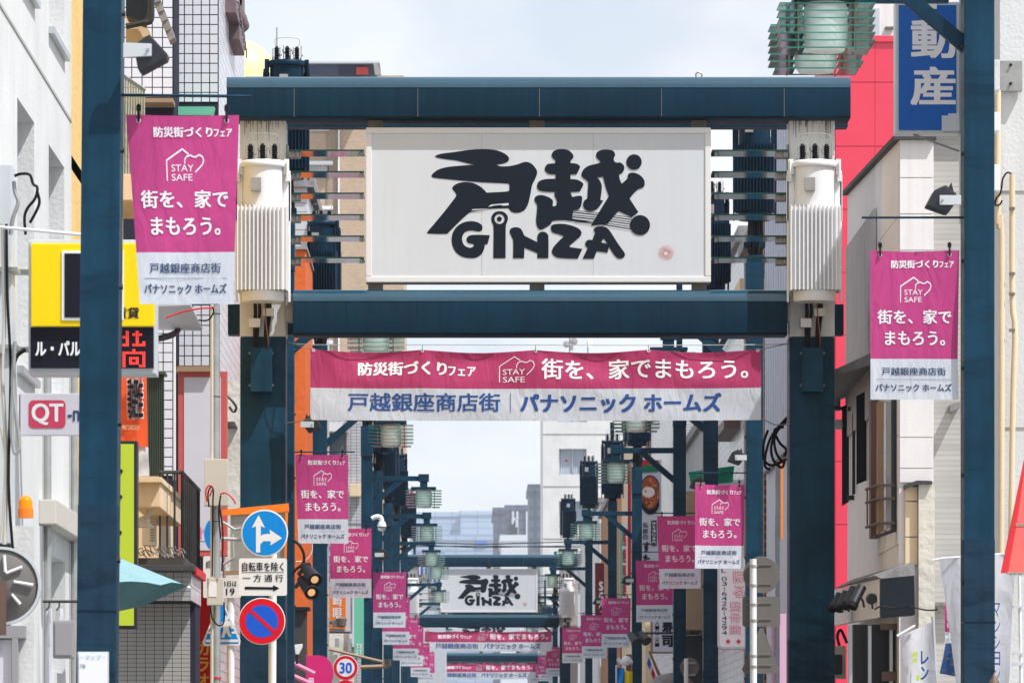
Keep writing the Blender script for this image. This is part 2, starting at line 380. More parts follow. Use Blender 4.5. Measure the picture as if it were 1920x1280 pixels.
M['concrete'] = mat('concrete', (0.40, 0.39, 0.37, 1), rough=0.85, var=0.2, streak=0.4, bump=0.2)

# ------------------------------------------------------------------ ground (the street climbs a little beyond 140 m)
def gz(Y): return 0.0 if Y < 140 else (0.95 * min(1, (Y - 140) / 70.0))
g = MB()
ys = [-40, 0, 60, 140, 160, 180, 210, 300, 900, 3600]
for a, b in zip(ys[:-1], ys[1:]):
    g.add([(-1200, a, gz(a)-0.02), (1200, a, gz(a)-0.02), (1200, b, gz(b)-0.02), (-1200, b, gz(b)-0.02)], [(0, 1, 2, 3)])
obj('ground', g, M['concrete'], kind='structure')
r = MB(); pl = MB(); pr = MB()
for a, b in zip(ys[1:-2], ys[2:-1]):
    r.add([(-1.9, a, gz(a)), (3.6, a, gz(a)), (3.6, b, gz(b)), (-1.9, b, gz(b))], [(0, 1, 2, 3)])
    for m_, x0, x1 in ((pl, -3.5, -1.9), (pr, 3.6, 4.9)):
        m_.add([(x0, a, gz(a)+.1), (x1, a, gz(a)+.1), (x1, b, gz(b)+.1), (x0, b, gz(b)+.1), (x0, a, gz(a)-.05), (x1, a, gz(a)-.05), (x1, b, gz(b)-.05), (x0, b, gz(b)-.05)],
               [(0, 1, 2, 3), (0, 3, 7, 4), (1, 5, 6, 2)])
obj('road', r, M['asphalt'], kind='structure'); obj('pavement', pl, M['pave'], kind='structure'); obj('pavement', pr, M['pave'], kind='structure')

# ------------------------------------------------------------------ the gate logo, traced as outlines (photo pixels of the near gate)
def ZA(p): return tuple([790 + p[0]/5.332, 260 + p[1]/5.332] + list(p[2:]))
def ZB(p): return tuple([1000 + p[0]/5.333, 260 + p[1]/5.333] + list(p[2:]))
c = 1
logo = []
logo.append([[ZA(p) for p in [(138,175),(200,152),(330,135),(480,113),(620,105),(740,115),(830,148),(875,190),(870,225),(820,250),(750,262,c),(790,277),(880,275),(960,258),(1040,233),(1100,250),(1145,300),(1158,345),(1135,410),(1108,465),(1090,560),(1065,660),(1030,715),(985,738),(940,742),(900,730),(870,695,c),(700,702),(500,732),(450,765),(370,840),(300,910),(258,952,c),(160,953),(65,948,c),(57,938),(130,850),(230,730),(330,600),(350,565),(340,540),(310,500),(320,475),(370,445),(440,435),(520,445),(590,480),(630,515),(652,540,c),(760,535),(865,527),(880,515,c),(880,460,c),(865,450),(600,437),(400,420),(250,405),(120,390),(102,375),(115,350),(170,310),(260,285),(400,270),(528,262,c),(450,245),(350,220),(230,205),(150,188)]]])
logo.append([[ZA(p) for p in [(612,885),(600,860),(560,835),(500,825),(420,838),(355,880),(315,940),(303,1010),(315,1080),(350,1140),(410,1180),(480,1194),(550,1188),(605,1150),(628,1100),(637,1055,c),(662,1055,c),(686,965,c),(600,962),(520,962),(470,975),(452,1005),(465,1040),(500,1050),(522,1058),(522,1075),(495,1090),(460,1085),(425,1060),(407,1010),(415,965),(445,930),(500,918),(545,925),(580,928),(605,915)]]])
logo.append([[ZA(p) for p in [(700,800),(705,770),(735,737),(782,725),(830,737),(860,770),(866,805),(855,840),(845,870),(843,1000,c),(842,1195,c),(720,1195,c),(722,1000,c),(720,870),(705,835)]], [ZA(p) for p in circle(782, 803, 50)]])
logo.append([[ZA(p) for p in circle(780, 803, 25)]])
logo.append([[ZA(p) for p in [(883,930),(895,900),(940,885),(990,897),(1012,930),(1030,970,c),(1160,1035,c),(1160,980),(1175,945),(1215,930),(1255,945),(1270,980),(1270,1195,c),(1160,1195,c),(1160,1145,c),(1030,1090,c),(1027,1195,c),(917,1195,c),(918,1020),(905,985)]]])
logo.append([[ZB(p) for p in [(175,890),(185,865),(240,852),(320,855),(400,875),(460,905),(482,940),(470,975),(420,1020),(362,1070,c),(365,1085,c),(490,1102,c),(445,1200,c),(300,1195),(230,1185),(190,1150),(187,1115),(205,1080),(250,1030),(305,977,c),(250,955),(190,935)]]])
logo.append([[ZB(p) for p in [(605,910),(615,890),(660,877),(710,880),(750,905),(790,960),(840,1040),(890,1110),(915,1150),(910,1180),(880,1198),(845,1195),(815,1170),(780,1120),(755,1080,c),(742,1140,c),(635,1125,c),(605,1200,c),(492,1200,c),(543,1095,c),(520,1065),(522,1035),(550,1012),(590,1015,c),(618,940,c)]], [ZB(p) for p in [(680,1038,c),(695,1005,c),(712,1005,c),(738,1052,c)]]])
logo.append([[ZB(p) for p in [(183,165),(200,130),(240,110),(290,105),(345,115),(385,145),(402,180),(390,205),(372,225),(372,245,c),(430,252),(465,275),(462,300),(432,358,c),(372,358,c),(370,405,c),(440,412),(490,440),(500,460),(465,530,c),(370,535,c),(390,585,c),(430,575),(470,572),(485,580),(488,610),(475,680),(450,710,c),(398,716,c),(388,800,c),(590,838,c),(400,825),(300,815),(190,825),(175,855,c),(120,890),(70,910),(40,880),(28,820),(35,740),(38,665),(15,625),(15,590),(50,567),(100,567),(160,590),(195,620),(193,670),(205,678),(230,665),(235,620),(212,570),(215,535,c),(110,530),(55,515),(37,480),(50,435),(100,410),(170,403),(222,402,c),(222,358,c),(150,352),(118,320),(118,285),(145,255),(218,248,c),(220,220),(195,195)]]])
logo.append([[ZB(p) for p in [(628,175),(635,140),(680,115),(740,110),(800,125),(818,165),(805,195),(808,225),(830,240),(870,240),(905,270),(908,310),(885,345),(855,360,c),(865,410),(883,452,c),(920,420),(943,395),(945,365),(965,345),(1010,342),(1065,365),(1105,410),(1113,460),(1095,490),(1050,505),(1000,550),(962,600,c),(1050,735,c),(985,785,c),(855,725,c),(825,750),(740,855,c),(575,870,c),(660,730,c),(755,575,c),(725,490),(697,382,c),(640,390,c),(668,425),(684,470),(680,540),(670,615,c),(700,618,c),(650,690),(605,720),(560,725),(515,705),(497,660),(510,620),(540,600,c),(545,520),(548,440),(530,415),(490,385),(482,350),(510,300),(560,270),(620,255),(668,242,c),(665,225),(640,200)]]])
logo.append([[ZB(p) for p in circle(1007, 235, 77)]]); logo.append([[ZB(p) for p in circle(1067, 865, 100)]])
def logo_mesh(Y):
    mb = MB()
    for k, loops in enumerate(logo):
        lp = [smooth_loop(l_, 4) if any(len(p) > 2 for p in l_) or len(l_) < 26 or len(l_) > 30 else [p[:2] for p in l_] for l_ in loops]
        poly_fill(mb, lp, pxfn(Y, 0.004 + 0.0004 * k))
    for i, (o1, o2) in enumerate([((395,718),(985,790)),((395,736),(985,812)),((395,765),(985,835)),((388,782),(985,858)),((388,808),(980,882)),((420,826),(980,905))]):
        a = ZB((o1[0], o1[1])); b = ZB((o2[0], o2[1])); mid = ((a[0]+b[0])/2, (a[1]+b[1])/2 - 1.2)
        stroke(mb, [a, mid, b], 1.7 if i % 2 else 1.2, pxfn(Y, 0.0095))
    return mb

# ------------------------------------------------------------------ entrance gate
def beam(x0, x1, y0, z0, z1, dep, rad=0.13):
    pts = [(y0, z0 + 0.02), (y0, z1 - rad)] + [(y0 + rad*.35, z1 - rad*.45), (y0 + rad*.75, z1 - rad*.12), (y0 + rad*1.1, z1)] + [(y0 + dep, z1), (y0 + dep, z0), (y0 + 0.03, z0)]
    return MB().prismx(pts, x0, x1)
def make_gate(label):
    Yf = 62.5
    t = thing('street_gate', label, 'gate', ((PX(1009.5, 63)), 63, 0), 'navy gates spanning the shopping street')
    b1 = obj('top_beam', beam(PX(425, Yf), PX(1595, Yf), Yf, PZ(221, Yf), PZ(143, Yf), 0.62), M['navy_beam'], t, smooth=True)
    def cap(x0, x1, z1, dep):  # rounded strip added so the beam's top edge shows a bright sky sheen
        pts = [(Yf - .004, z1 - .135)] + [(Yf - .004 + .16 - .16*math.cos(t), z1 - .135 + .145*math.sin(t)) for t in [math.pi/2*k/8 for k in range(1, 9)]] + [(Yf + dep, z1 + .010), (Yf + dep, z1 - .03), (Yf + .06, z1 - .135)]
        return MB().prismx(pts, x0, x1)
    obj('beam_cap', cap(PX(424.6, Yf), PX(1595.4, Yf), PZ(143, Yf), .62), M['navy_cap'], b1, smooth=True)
    sm = MB()
    for px in (551, 783, 1011, 1240, 1470):
        sm.box((PX(px, Yf), Yf - 0.002, PZ(219, Yf)), (PX(px, Yf) + 0.006, Yf + 0.01, PZ(166, Yf)))
    obj('seam', sm, M['brown_metal'], b1)
    b2 = obj('lower_beam', beam(PX(550, Yf), PX(1476, Yf), Yf, PZ(627, Yf), PZ(543, Yf), 0.5), M['navy_beam'], t, smooth=True)
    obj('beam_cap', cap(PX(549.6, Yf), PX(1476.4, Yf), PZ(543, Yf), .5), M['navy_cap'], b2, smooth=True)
    sm = MB()
    for px in (650, 783, 1240):
        sm.box((PX(px, Yf), Yf - 0.002, PZ(622, Yf)), (PX(px, Yf) + 0.005, Yf + 0.01, PZ(566, Yf)))
    obj('seam', sm, M['navy_dark'], b2)
    Yr = 64.0
    obj('rear_beam', MB().box((PX(427, Yr), Yr, PZ(627, Yr)), (PX(1582, Yr), Yr + .3, PZ(570, Yr))), M['navy'], t, bev=0.01)
    obj('rear_beam', MB().box((PX(470, Yr), Yr, PZ(238, Yr)), (PX(1590, Yr), Yr + .3, PZ(190, Yr))), M['navy'], t, bev=0.01)
    for x0, x1, cx in ((450, 536, 0), (1480, 1565, 1)):
        Yp = 62.8
        p = obj('post', MB().box((PX(x0, Yp), Yp, -1), (PX(x1, Yp), Yp + .5, PZ(631, Yp))), M['navy'], t, bev=0.03, smooth=True)
        obj('post_sleeve', MB().box((PX(x0 - .3, Yp), Yp - .003, PZ(631, Yp)), (PX(x1 + .3, Yp), Yp + .5, PZ(219, Yp))), M['white_paint'], t, bev=0.02)
        k = 1 if cx == 0 else -1
        dr = MB()
        for _ in range(26):
            a_ = random.uniform(x0 + 6, x1 - 5); h_ = random.uniform(4, 48) * random.random() + 4; w_ = random.uniform(.5, 1.3)
            dr.add([P(a_ - w_, 224, Yp - .006), P(a_ + w_, 224, Yp - .006), P(a_ + w_*.3, 224 + h_, Yp - .006), P(a_ - w_*.3, 224 + h_, Yp - .006)], [(0, 3, 2, 1)])
        obj('rain_stain', dr, M['brown_metal'], t, kind='stuff')
        obj('coating', MB().box((PX(x0, Yp) - .002, Yp - .002, -1), (PX(x1, Yp) + .002, Yp + .3, 3.18)), M['navy_coat'], t)
        xe = x1 if cx == 0 else x0
        cn = MB(); a = PX(xe, Yp); b_ = PX(550 if cx == 0 else 1476, Yp)
        cn.box((a, 62.72, PZ(604, Yp)), (b_, 62.95, PZ(552, Yp))); cn.box((a, 62.7, PZ(575, Yp)), (b_ - .02*k, 62.98, PZ(568, Yp)))
        obj('beam_connector', cn, M['steel'], t, bev=0.004)
        # black stain of rain under the beam is in the paint; cable box and clamps below the transformer
        cb = MB(); ox = 0 if cx == 0 else 1034
        bx = obj('cable_box', MB().box((PX(470 + ox, 62.6), 62.6, PZ(734, 62.6)), (PX(510 + ox, 62.6), 62.8, PZ(651, 62.6))), M['navy'], t, bev=0.006)
        hd = MB()
        for q in (662, 722):
            for e in (468, 511): hd.cbox((PX(e + ox, 62.7), 62.7, PZ(q, 62.7)), (.02, .03, .02))
        obj('bolt', hd, M['steel'], bx)
        for n_, (c1, c2, r_, m_) in enumerate([(478, 478, .022, 'black'), (486, 482, .02, 'black'), (500, 498, .024, 'black'), (506, 502, .014, 'black'), (497, 503, .007, 'copper')]):
            pts = [P(c1 + ox, 562, 62.6), P(c1 + ox + 1, 585, 62.66), P((c1+c2)/2 + ox, 610, 62.7), P(c2 + ox, 635, 62.68), P(c2 + ox, 652, 62.7)]
            if m_ == 'copper': pts[1].y = pts[2].y = 62.58; pts[3].y = 62.6
            obj('cable', MB().tube(pts, r_, 8), M[m_], t, smooth=True)
        for (a0, a1, b0, b1_) in ((467, 488, 596, 613), (493, 513, 577, 592)):
            cl = obj('cable_clamp', MB().box((PX(a0 + ox, 62.6), 62.62, PZ(b1_, 62.6)), (PX(a1 + ox, 62.6), 62.8, PZ(b0, 62.6))), M['white_paint'], t, bev=0.012)
    # glass slats each side of the sign
    for side, (x0, x1) in enumerate(((541, 683), (1335, 1478))):
        for k in range(6):
            z = PZ(281 + 40.2 * k, 62.62)
            gl = obj('glass_slat', MB().box((PX(x0, 62.62), 62.62, z - .014), (PX(x1, 62.62), 63.2, z)), M['glass_grey'], t)
            obj('slat_edge', MB().box((PX(x0, 62.62), 62.613, z - .016), (PX(x1, 62.62), 62.62, z + .002)), M['slat_edge'], gl)
            br = MB(); xo = x0 if side == 0 else x1 - 22
            br.box((PX(xo, 62.62), 62.7, z - .075), (PX(xo + 22, 62.62), 62.95, z - .016))
            xi = x1 - 14 if side == 0 else x0
            for q in (xo + 16, xi + 8): br.tube([(PX(q, 62.62), 62.68, z - .016), (PX(q, 62.62), 62.68, z - .07)], .02, 8)
            obj('slat_bracket', br, M['steel'], gl, bev=0.003)
        up = MB(); xu = 536 if side == 0 else 1479
        up.box((PX(xu, 62.8), 62.85, PZ(500, 62.8)), (PX(xu + (4 if side == 0 else -3), 62.8), 63.1, PZ(270, 62.8)))
        obj('slat_rail', up, M['steel'], t)
    # sign box
    Ys = 62.62
    x0, x1, y0, y1 = 686, 1333, 239, 529
    sg = obj('sign_board', MB().box((PX(x0 + 11, Ys), Ys + .015, PZ(y1 - 11, Ys)), (PX(x1 - 11, Ys), Ys + .32, PZ(y0 + 11, Ys))), M['sign_panel'], t)
    fr = MB()
    X0, X1, Z0, Z1 = PX(x0, Ys), PX(x1, Ys), PZ(y1, Ys), PZ(y0, Ys); q = 11 * Ys / F
    for (a, b_) in (((X0, Ys, Z1 - q), (X1, Ys + .34, Z1)), ((X0, Ys, Z0), (X1, Ys + .34, Z0 + q)), ((X0, Ys, Z0 + q), (X0 + q, Ys + .34, Z1 - q)), ((X1 - q, Ys, Z0 + q), (X1, Ys + .34, Z1 - q))): fr.box(a, b_)
    obj('sign_frame', fr, M['sign_frame'], sg, bev=0.012)
    for jx in (903, 1112): obj('sheet_joint', MB().box((PX(jx, Ys), Ys + .0135, Z0 + q), (PX(jx + .8, Ys), Ys + .016, Z1 - q)), M['case_joint'], sg)
    obj('lettering', logo_mesh(Ys + .015), M['ink'], sg)
    sl_ = MB(); poly_fill(sl_, [[ZA(p)[:2] for p in [(668,682),(700,660),(872,645),(872,668),(820,672),(790,664),(705,672),(720,676)]]], pxfn(Ys + .015, .012)); poly_fill(sl_, [[ZA(p)[:2] for p in [(503,712),(520,706),(690,701),(600,712),(505,719)]]], pxfn(Ys + .015, .012))
    obj('slit', sl_, M['sign_panel'], sg)
    cr = MB(); f_ = pxfn(Ys + .015, .005)
    for k in range(16):
        a = 2*math.pi*k/16; stroke(cr, [(1249 + 7*math.cos(a), 474 + 7*math.sin(a)), (1249 + 14*math.cos(a), 474 + 14*math.sin(a))], 1.6, f_)
    stroke(cr, circle(1249, 474, 5.5, 16), 1.8, f_, closed=True)
    obj('crest', cr, M['red_faint'], sg)
    for mx0 in (690, 993, 1297):
        obj('sign_mount', MB().pbox(mx0, 224, mx0 + 28, 239, 62.75, .12), M['brown_metal'], t)
        obj('sign_mount', MB().pbox(mx0, 529, mx0 + 28, 543, 62.75, .12), M['brown_metal'], t)
    ey = MB(); ey.tube([P(1306, 146, 62.7)+Vector((0,0,0)), P(1305, 139, 62.7), P(1310, 136, 62.7), P(1316, 139, 62.7), P(1315, 146, 62.7)], .012, 6)
    obj('lifting_eye', ey, M['steel'], t)
    return t
gate1 = make_gate('nearest navy gate holding the big white sign at the front')
gate2 = copy_tree(gate1); gate2.location = (0.82, 223, 0.95); gate2['label'] = 'second navy gate, its small white sign seen far down the street'
gate3 = copy_tree(gate1); gate3.location = (0.62, 277, 0.55); gate3['label'] = 'farthest navy gate, mostly hidden behind the second gate'

# ------------------------------------------------------------------ pole transformers
def make_transformer(m_, label, group):
    t = thing('pole_transformer', label, 'transformer', (0, 0, 0), group)
    mm = M[m_]
    bd = MB().lathe((0, 0, 0), [(.0, 1.6), (.235, 1.6), (.235, .12), (.0, .12)][::-1], 28)
    body = obj('tank', bd, mm, t, smooth=True)
    fn = MB()
    for k in range(13):
        x_ = -.288 + k*.048; e = .30 - .05*(abs(x_)/.288)**3
        fn.box((x_ - .008, -e, .12), (x_ + .008, e, 1.12))
    fn.box((-.28, -.235, .13), (.28, .235, 1.10))
    obj('cooling_fins', fn, mm, t)
    obj('lid', MB().lathe((0, 0, 0), [(.0, 1.585), (.262, 1.585), (.27, 1.60), (.27, 1.635), (.25, 1.66), (.12, 1.675), (0, 1.675)], 28), mm, t, smooth=True)
    obj('base_ring', MB().lathe((0, 0, 0), [(0, 0), (.24, 0), (.25, .02), (.25, .12), (0, .12)], 28), mm, t, smooth=True)
    cl = MB()
    for s_ in (-1, 1):
        cl.box((s_*.25, -.06, 1.50), (s_*.31, .02, 1.68)); cl.box((s_*.27, -.05, 1.42), (s_*.32, .0, 1.52)); cl.tube([(s_*.29, -.08, 1.45), (s_*.29, -.08, 1.66)], .014, 6)
        cl.box((s_*.24, .0, .95), (s_*.33, .06, 1.5)); cl.box((s_*.30, .0, .0), (s_*.325, .05, 1.55))
    obj('clamp', cl, mm, t, bev=.004)
    ins = MB()
    for x_ in (-.145, 0, .14):
        prof = [(0, 1.67)]
        for i in range(7): prof += [(.028, 1.675 + i*.024), (.042, 1.683 + i*.024), (.028, 1.692 + i*.024)]
        prof += [(.015, 1.86), (0, 1.86)]
        b_ = MB().lathe((x_, -.06 if x_ else -.1, 0), prof, 10); obj('insulator', b_, M['black'], t, smooth=True)
    rd = MB()
    for i, x_ in enumerate((-.20, -.10, -.05, .05, .09, .20)):
        rd.tube([(x_, -.07, 1.66), (x_, -.07, 1.83 + (i % 3)*.02)], .007, 5); rd.cbox((x_ + .01, -.07, 1.70 + (i % 4)*.035), (.03, .02, .025)); rd.cbox((x_ - .005, -.05, 1.68 + ((i*2) % 5)*.03), (.02, .02, .04))
    rd.tube([(-.15, -.05, 1.84), (-.15, -.05, 1.97), (.16, -.05, 1.97), (.16, -.05, 1.84)], .004, 4)
    obj('terminal', rd, M['steel'], t)
    obj('name_plate', MB().box((-.13, -.30, 1.28), (-.01, -.22, 1.44)), M['steel'], t, bev=.004)
    return t
TW = make_transformer('tr_white', '', 'white transformers mounted on the gates')
TN = make_transformer('navy_dark', '', 'navy transformers on top of the street poles')
tw = [(493, 62.4, 566, 0, 'white finned transformer on the left post of the nearest gate'), (1527, 62.4, 566, 0, 'white finned transformer on the right post of the nearest gate')]
first = True
for px, Y, py, _, lb in tw:
    o = TW if first else copy_tree(TW); first = False
    o.location = (PX(px, Y), Y, PZ(py, Y)); o['label'] = lb
for s_, lb in ((-1, 'small far white transformer on the left post of the second gate'), (1, 'small far white transformer on the right post of the second gate')):
    o = copy_tree(TW); o.location = (0.82 + s_*3.28, 222.4, 7.18 + .95); o['label'] = lb
first = True
trs = [('R', 'first', 1414, 78.8, 9.82), ('R', 'second', 1332, 91, 9.90), ('R', 'fourth', 1194, 134, 9.88), ('R', 'fifth', 1148, 153, 9.54), ('R', 'sixth', 1104, 187, 10.95), ('R', 'seventh', 1065, 225, 11.6),
       ('L', 'first', 538, 74.5, 9.95), ('L', 'second', 605, 95.2, 9.85), ('L', 'fourth', 712, 137.5, 9.9), ('L', 'fifth', 727, 155, 9.92), ('L', 'sixth', 745, 167, 10.0), ('L', 'seventh', 764, 196, 10.3)]
for sd, nth, px, Y, z in trs:
    o = TN if first else copy_tree(TN); first = False
    o.location = (PX(px, Y), Y - .15, z); o.rotation_euler = (0, 0, random.uniform(-.3, .3))
    o['label'] = 'navy finned transformer on the %s pole beyond the near gate, %s side' % (nth, 'right' if sd == 'R' else 'left')

# ------------------------------------------------------------------ street poles with lamps
def make_lamp(par, cx, cy, z):
    """square lantern: pale diffuser ringed by seven glass plates"""
    L0 = obj('street_lamp', MB().box((cx - .28, cy - .24, z - .05), (cx + .28, cy + .24, z)), M['navy'], par, bev=.01)
    obj('diffuser', MB().lathe((cx, cy, 0), [(0, z-.05), (.17, z-.05), (.185, z-.1), (.185, z-.40), (.15, z-.46), (0, z-.475)], 24), M['diffuser'], L0, smooth=True)
    for k in range(7):
        zz = z - .075 - k * .062; h = .40 if k < 6 else .36; dd = .22
        ring = MB()
        for a, b in (((-h, -dd), (-.19, dd)), ((.19, -dd), (h, dd)), ((-.19, -dd), (.19, -.19)), ((-.19, .19), (.19, dd))):
            ring.box((cx + a[0], cy + a[1], zz - .008), (cx + b[0], cy + b[1], zz))
        for s_ in (-1, 1): ring.box((cx - h, cy + s_*dd - .002, zz - .009), (cx + h, cy + s_*dd + .002, zz + .001), 1)
        for s_ in (-1, 1): ring.box((cx + s_*h - .002, cy - dd, zz - .009), (cx + s_*h + .002, cy + dd, zz + .001), 1)
        obj('glass_plate', ring, [M['glass'], M['glass_edge']], L0)
    for sx in (-1, 1):
        for sy in (-1, 1): obj('rod', MB().tube([(cx + sx*.24, cy + sy*.15, z - .05), (cx + sx*.24, cy + sy*.15, z - .47)], .009, 6), M['rod'], L0)
    return L0
def make_pole(side, lamps=1, top=True, rot=0):
    """side = -1: the arm reaches to the left (pole on the right of the street)"""
    t = thing('street_pole', '', 'street pole', (0, 0, 0), 'navy lamp poles along both sides of the street')
    H = 9.1 if top else 8.6
    obj('pole', MB().box((-.128, -.16, -1.2), (.128, .18, H)), M['navy'], t, bev=.012)
    if top:
        obj('collar', MB().box((-.136, -.20, 8.62), (.136, .185, 9.3)), M['navy'], t, bev=.008)
        for k, x_ in enumerate((-.07, -.02, .05, .09)):
            obj('cable', MB().tube([(x_, -.12, 9.25), (x_*1.3, -.2 + .03*k, 9.5), (x_, -.14, 9.95)], .025, 6), M['black'], t, smooth=True)
        obj('riser_post', MB().box((-.06, .0, 9.25), (.06, .12, 11.6)), M['navy_dark'], t)
        obj('clamp', MB().box((-.16, -.14, 9.42), (.16, .1, 9.50)), M['navy_dark'], t)
    obj('coating', MB().box((-.1295, -.1615, -1.0), (.1295, .1, 3.36)), M['navy_coat'], t)
    obj('base_band', MB().box((-.131, -.163, 2.655), (.131, .1, 2.67)), M['navy_dark'], t)
    bo = MB()
    for z in [x * .9 + .3 for x in range(9)]:
        bo.tube([(side*.128, -.1, z), (side*.15, -.1, z)], .02, 6)
    obj('bolt', bo, M['black_metal'], t)
    for k in range(lamps):
        yy = 1.3 * k
        if k: obj('rear_arm', MB().box((-.06, .18, 8.16), (.06, 1.4, 8.28)), M['navy'], t)
        arm = obj('lamp_arm', MB().box((side*.128, yy - .05, 8.07), (side*1.32, yy + .05, 8.18)), M['navy'], t, bev=.006)
        br = MB()
        if k == 0: br.prism([(side*.128, 7.62), (side*.128, 7.46), (side*.84, 8.07), (side*.66, 8.07)], yy - .04, yy + .04)
        if k == 0: obj('brace', br, M['navy'], arm, bev=.004)
        hb = MB(); hb.cbox((side*1.28, yy, 8.14), (.24, .17, .17)); hb.cbox((side*1.28, yy, 8.0), (.17, .14, .14))
        obj('lamp_head', hb, M['navy'], arm, bev=.01)
        make_lamp(t, side*1.28, yy, 7.93)
    rod = obj('banner_rod', MB().tube([(side*.128, -.05, 6.07), (side*.98, -.05, 6.07)], .011, 6), M['navy'], t)
    return t
PRr = make_pole(-1); PLl = make_pole(1)
P1 = make_pole(-1, 2, False); P1.location = (PX(1833, 44.5), 44.5, .2); P1['label'] = 'nearest right pole, navy, with two stacked green glass lanterns'
P0 = make_pole(1, 1, False); P0.location = (PX(177, 34.9), 34.9, 0); P0.rotation_euler = (0, .0094, 0); P0['label'] = 'nearest left pole, broad and navy, closest to the viewer'
right = [(1414, 78.8, 0), (1332, 91, 0), (1274, 107, 0), (1194, 134, .05), (1148, 153, .15), (1104, 187, .7), (1065, 225, .95), (1041, 262, .95), (1022, 300, .95)]
left = [(535, 74.5, .05), (600, 95.2, 0), (688, 119, .1), (708, 137.5, .15), (727, 155, .2), (742, 167, .25), (758, 196, .45), (777, 232, .9), (790, 265, .9)]
NTH = ['first', 'second', 'third', 'fourth', 'fifth', 'sixth', 'seventh', 'eighth', 'ninth']
for proto, lst, sd in ((PRr, right, 'right'), (PLl, left, 'left')):
    for i, (px, Y, dz) in enumerate(lst):
        o = proto if i == 0 else copy_tree(proto)
        o.location = (PX(px, Y), Y, dz); o['label'] = 'navy lamp pole, %s beyond the near gate on the %s side' % (NTH[i], sd)

# ------------------------------------------------------------------ hanging banners
BW, BH = .745, 1.25
def banner_shape(kind):
    A = {0: (.018, .016), 1: (.022, -.014), 2: (.014, .024)}.get(kind, (.012, .0))
    def f(u, v, off=0.0):
        x = u * BW; z = -v * BH; y = 0
        wv = A[0] * math.sin(u*7 + v*4 + kind*2) * (0.3 + v) + A[1] * math.sin(v*5 + kind)
        sag = .006 * math.sin(math.pi * min(1, max(0, (u-.1)/.8)))* max(0, 1 - v*6)
        z -= sag
        if kind == 10: x += .095*v*(1-u) - .035*v*u; wv += .03*math.sin(v*4.2 + u*2)      # near left banner, blown in at the foot
        if kind == 11: x += -.012*v*u*(1 if v < .8 else 0.4); wv += .02*math.sin(v*5 + u*5)
        if kind == 0: x += .045*v*(1-u)*.9
        if kind == 1: x -= .02*v*u
        return Vector((x, wv - off, z))
    return f
def logo_outline(mb, fn, hx0, hx1, hy0, hy1, wd):
    """house outline with a heart over its right side; the box covers the whole emblem"""
    W_, H_ = hx1 - hx0, hy1 - hy0
    m_ = lambda a, b: (hx0 + a*W_, hy0 + b*H_)
    house = [m_(0, 1), m_(0, .36), m_(.43, 0), m_(.59, .16)]
    stroke(mb, house, wd, fn)
    heart = [(.49, .45), (.49, .33), (.55, .23), (.65, .20), (.73, .25), (.79, .25), (.88, .18), (.97, .25), (1.0, .37), (.96, .50), (.88, .61), (.78, .73)]
    hh = []
    for i in range(len(heart)-1):
        hh.append(m_(*heart[i]))
        hh.append(m_((heart[i][0]+heart[i+1][0])/2, (heart[i][1]+heart[i+1][1])/2))
    hh.append(m_(*heart[-1])); stroke(mb, hh, wd, fn)
def make_banner(kind):
    TXA[0] = BH / BW
    S = banner_shape(kind)
    t = thing('hanging_banner', '', 'banner', (0, 0, 0), 'pink hanging banners along the street')
    cl = MB(); nu, nv = 18, 33
    vs = [S(i/nu, j/nv) for j in range(nv+1) for i in range(nu+1)]
    th = [v + Vector((0, .003, 0)) for v in vs]
    k = len(vs)
    fs = []; mi = []
    for j in range(nv):
        for i in range(nu):
            a, b, c_, d = j*(nu+1)+i, (j+1)*(nu+1)+i, (j+1)*(nu+1)+i+1, j*(nu+1)+i+1
            cl.f.append((a, b, c_, d)); cl.m.append(0 if j < 24 else 1)
    cl.v = vs
    obj('cloth', cl, [M['pink'], M['pale']], t, smooth=True)
    fn = lambda x, y: S(x, y, .0035)
    w_ = MB()
    put_text(w_, '防災街づくり', (.235, .061, .765, .117), fn, .035); put_text(w_, 'フェア', (.775, .073, .94, .115), fn, .03)
    put_text(w_, 'STAY', (.385, .262, .59, .298), fn, .0); put_text(w_, 'SAFE', (.385, .312, .58, .347), fn, .0)
    put_text(w_, '街を、家で', (.079, .397, .92, .493), fn, .022); put_text(w_, 'まもろう。', (.164, .541, .852, .637), fn, .022)
    obj('lettering', w_, M['white_print'], t)
    e = MB(); logo_outline(e, fn, .342, .685, .18, .345, .0095); obj('emblem', e, M['white_print'], t)
    n_ = MB(); put_text(n_, '戸越銀座商店街', (.127, .784, .86, .838), fn, .018); put_text(n_, 'パナソニック ホームズ', (.057, .893, .925, .946), fn, .03)
    obj('lettering', n_, M['navy_print'], t)
    l_ = MB(); stroke(l_, [(.065, .865), (.5, .865), (.925, .865)], .004, fn); obj('dividing_line', l_, M['line_print'], t)
    TXA[0] = 1.0
    for u in (.11, .89):
        p = S(u, .02); h = MB()
        h.tube([p + Vector((0, -.012, -.02)), p + Vector((0, -.02, .0)), p + Vector((.0, -.01, .045)), p + Vector((0, 0, .095))], .009, 6)
        h.cbox(p + Vector((0, 0, .07)), (.03, .03, .035)); 
        hk = obj('hook', h, M['black'], t)
        obj('eyelet', MB().lathe((p.x, p.y - .012, p.z - .012), [(.008, .0), (.016, 0), (.016, .004), (.008, .004)], 12, axis='y'), M['sign_frame'], hk)
    return t
BN = [make_banner(0), make_banner(1), make_banner(2)]
used = [False]*3
def put_banner(k, X, Y, z, label):
    o = BN[k] if not used[k] else copy_tree(BN[k]); used[k] = True
    o.location = (X, Y, z); o['label'] = label; o.rotation_euler = (random.uniform(-.03, .03), random.uniform(-.008, .008), random.uniform(-.10, .10))
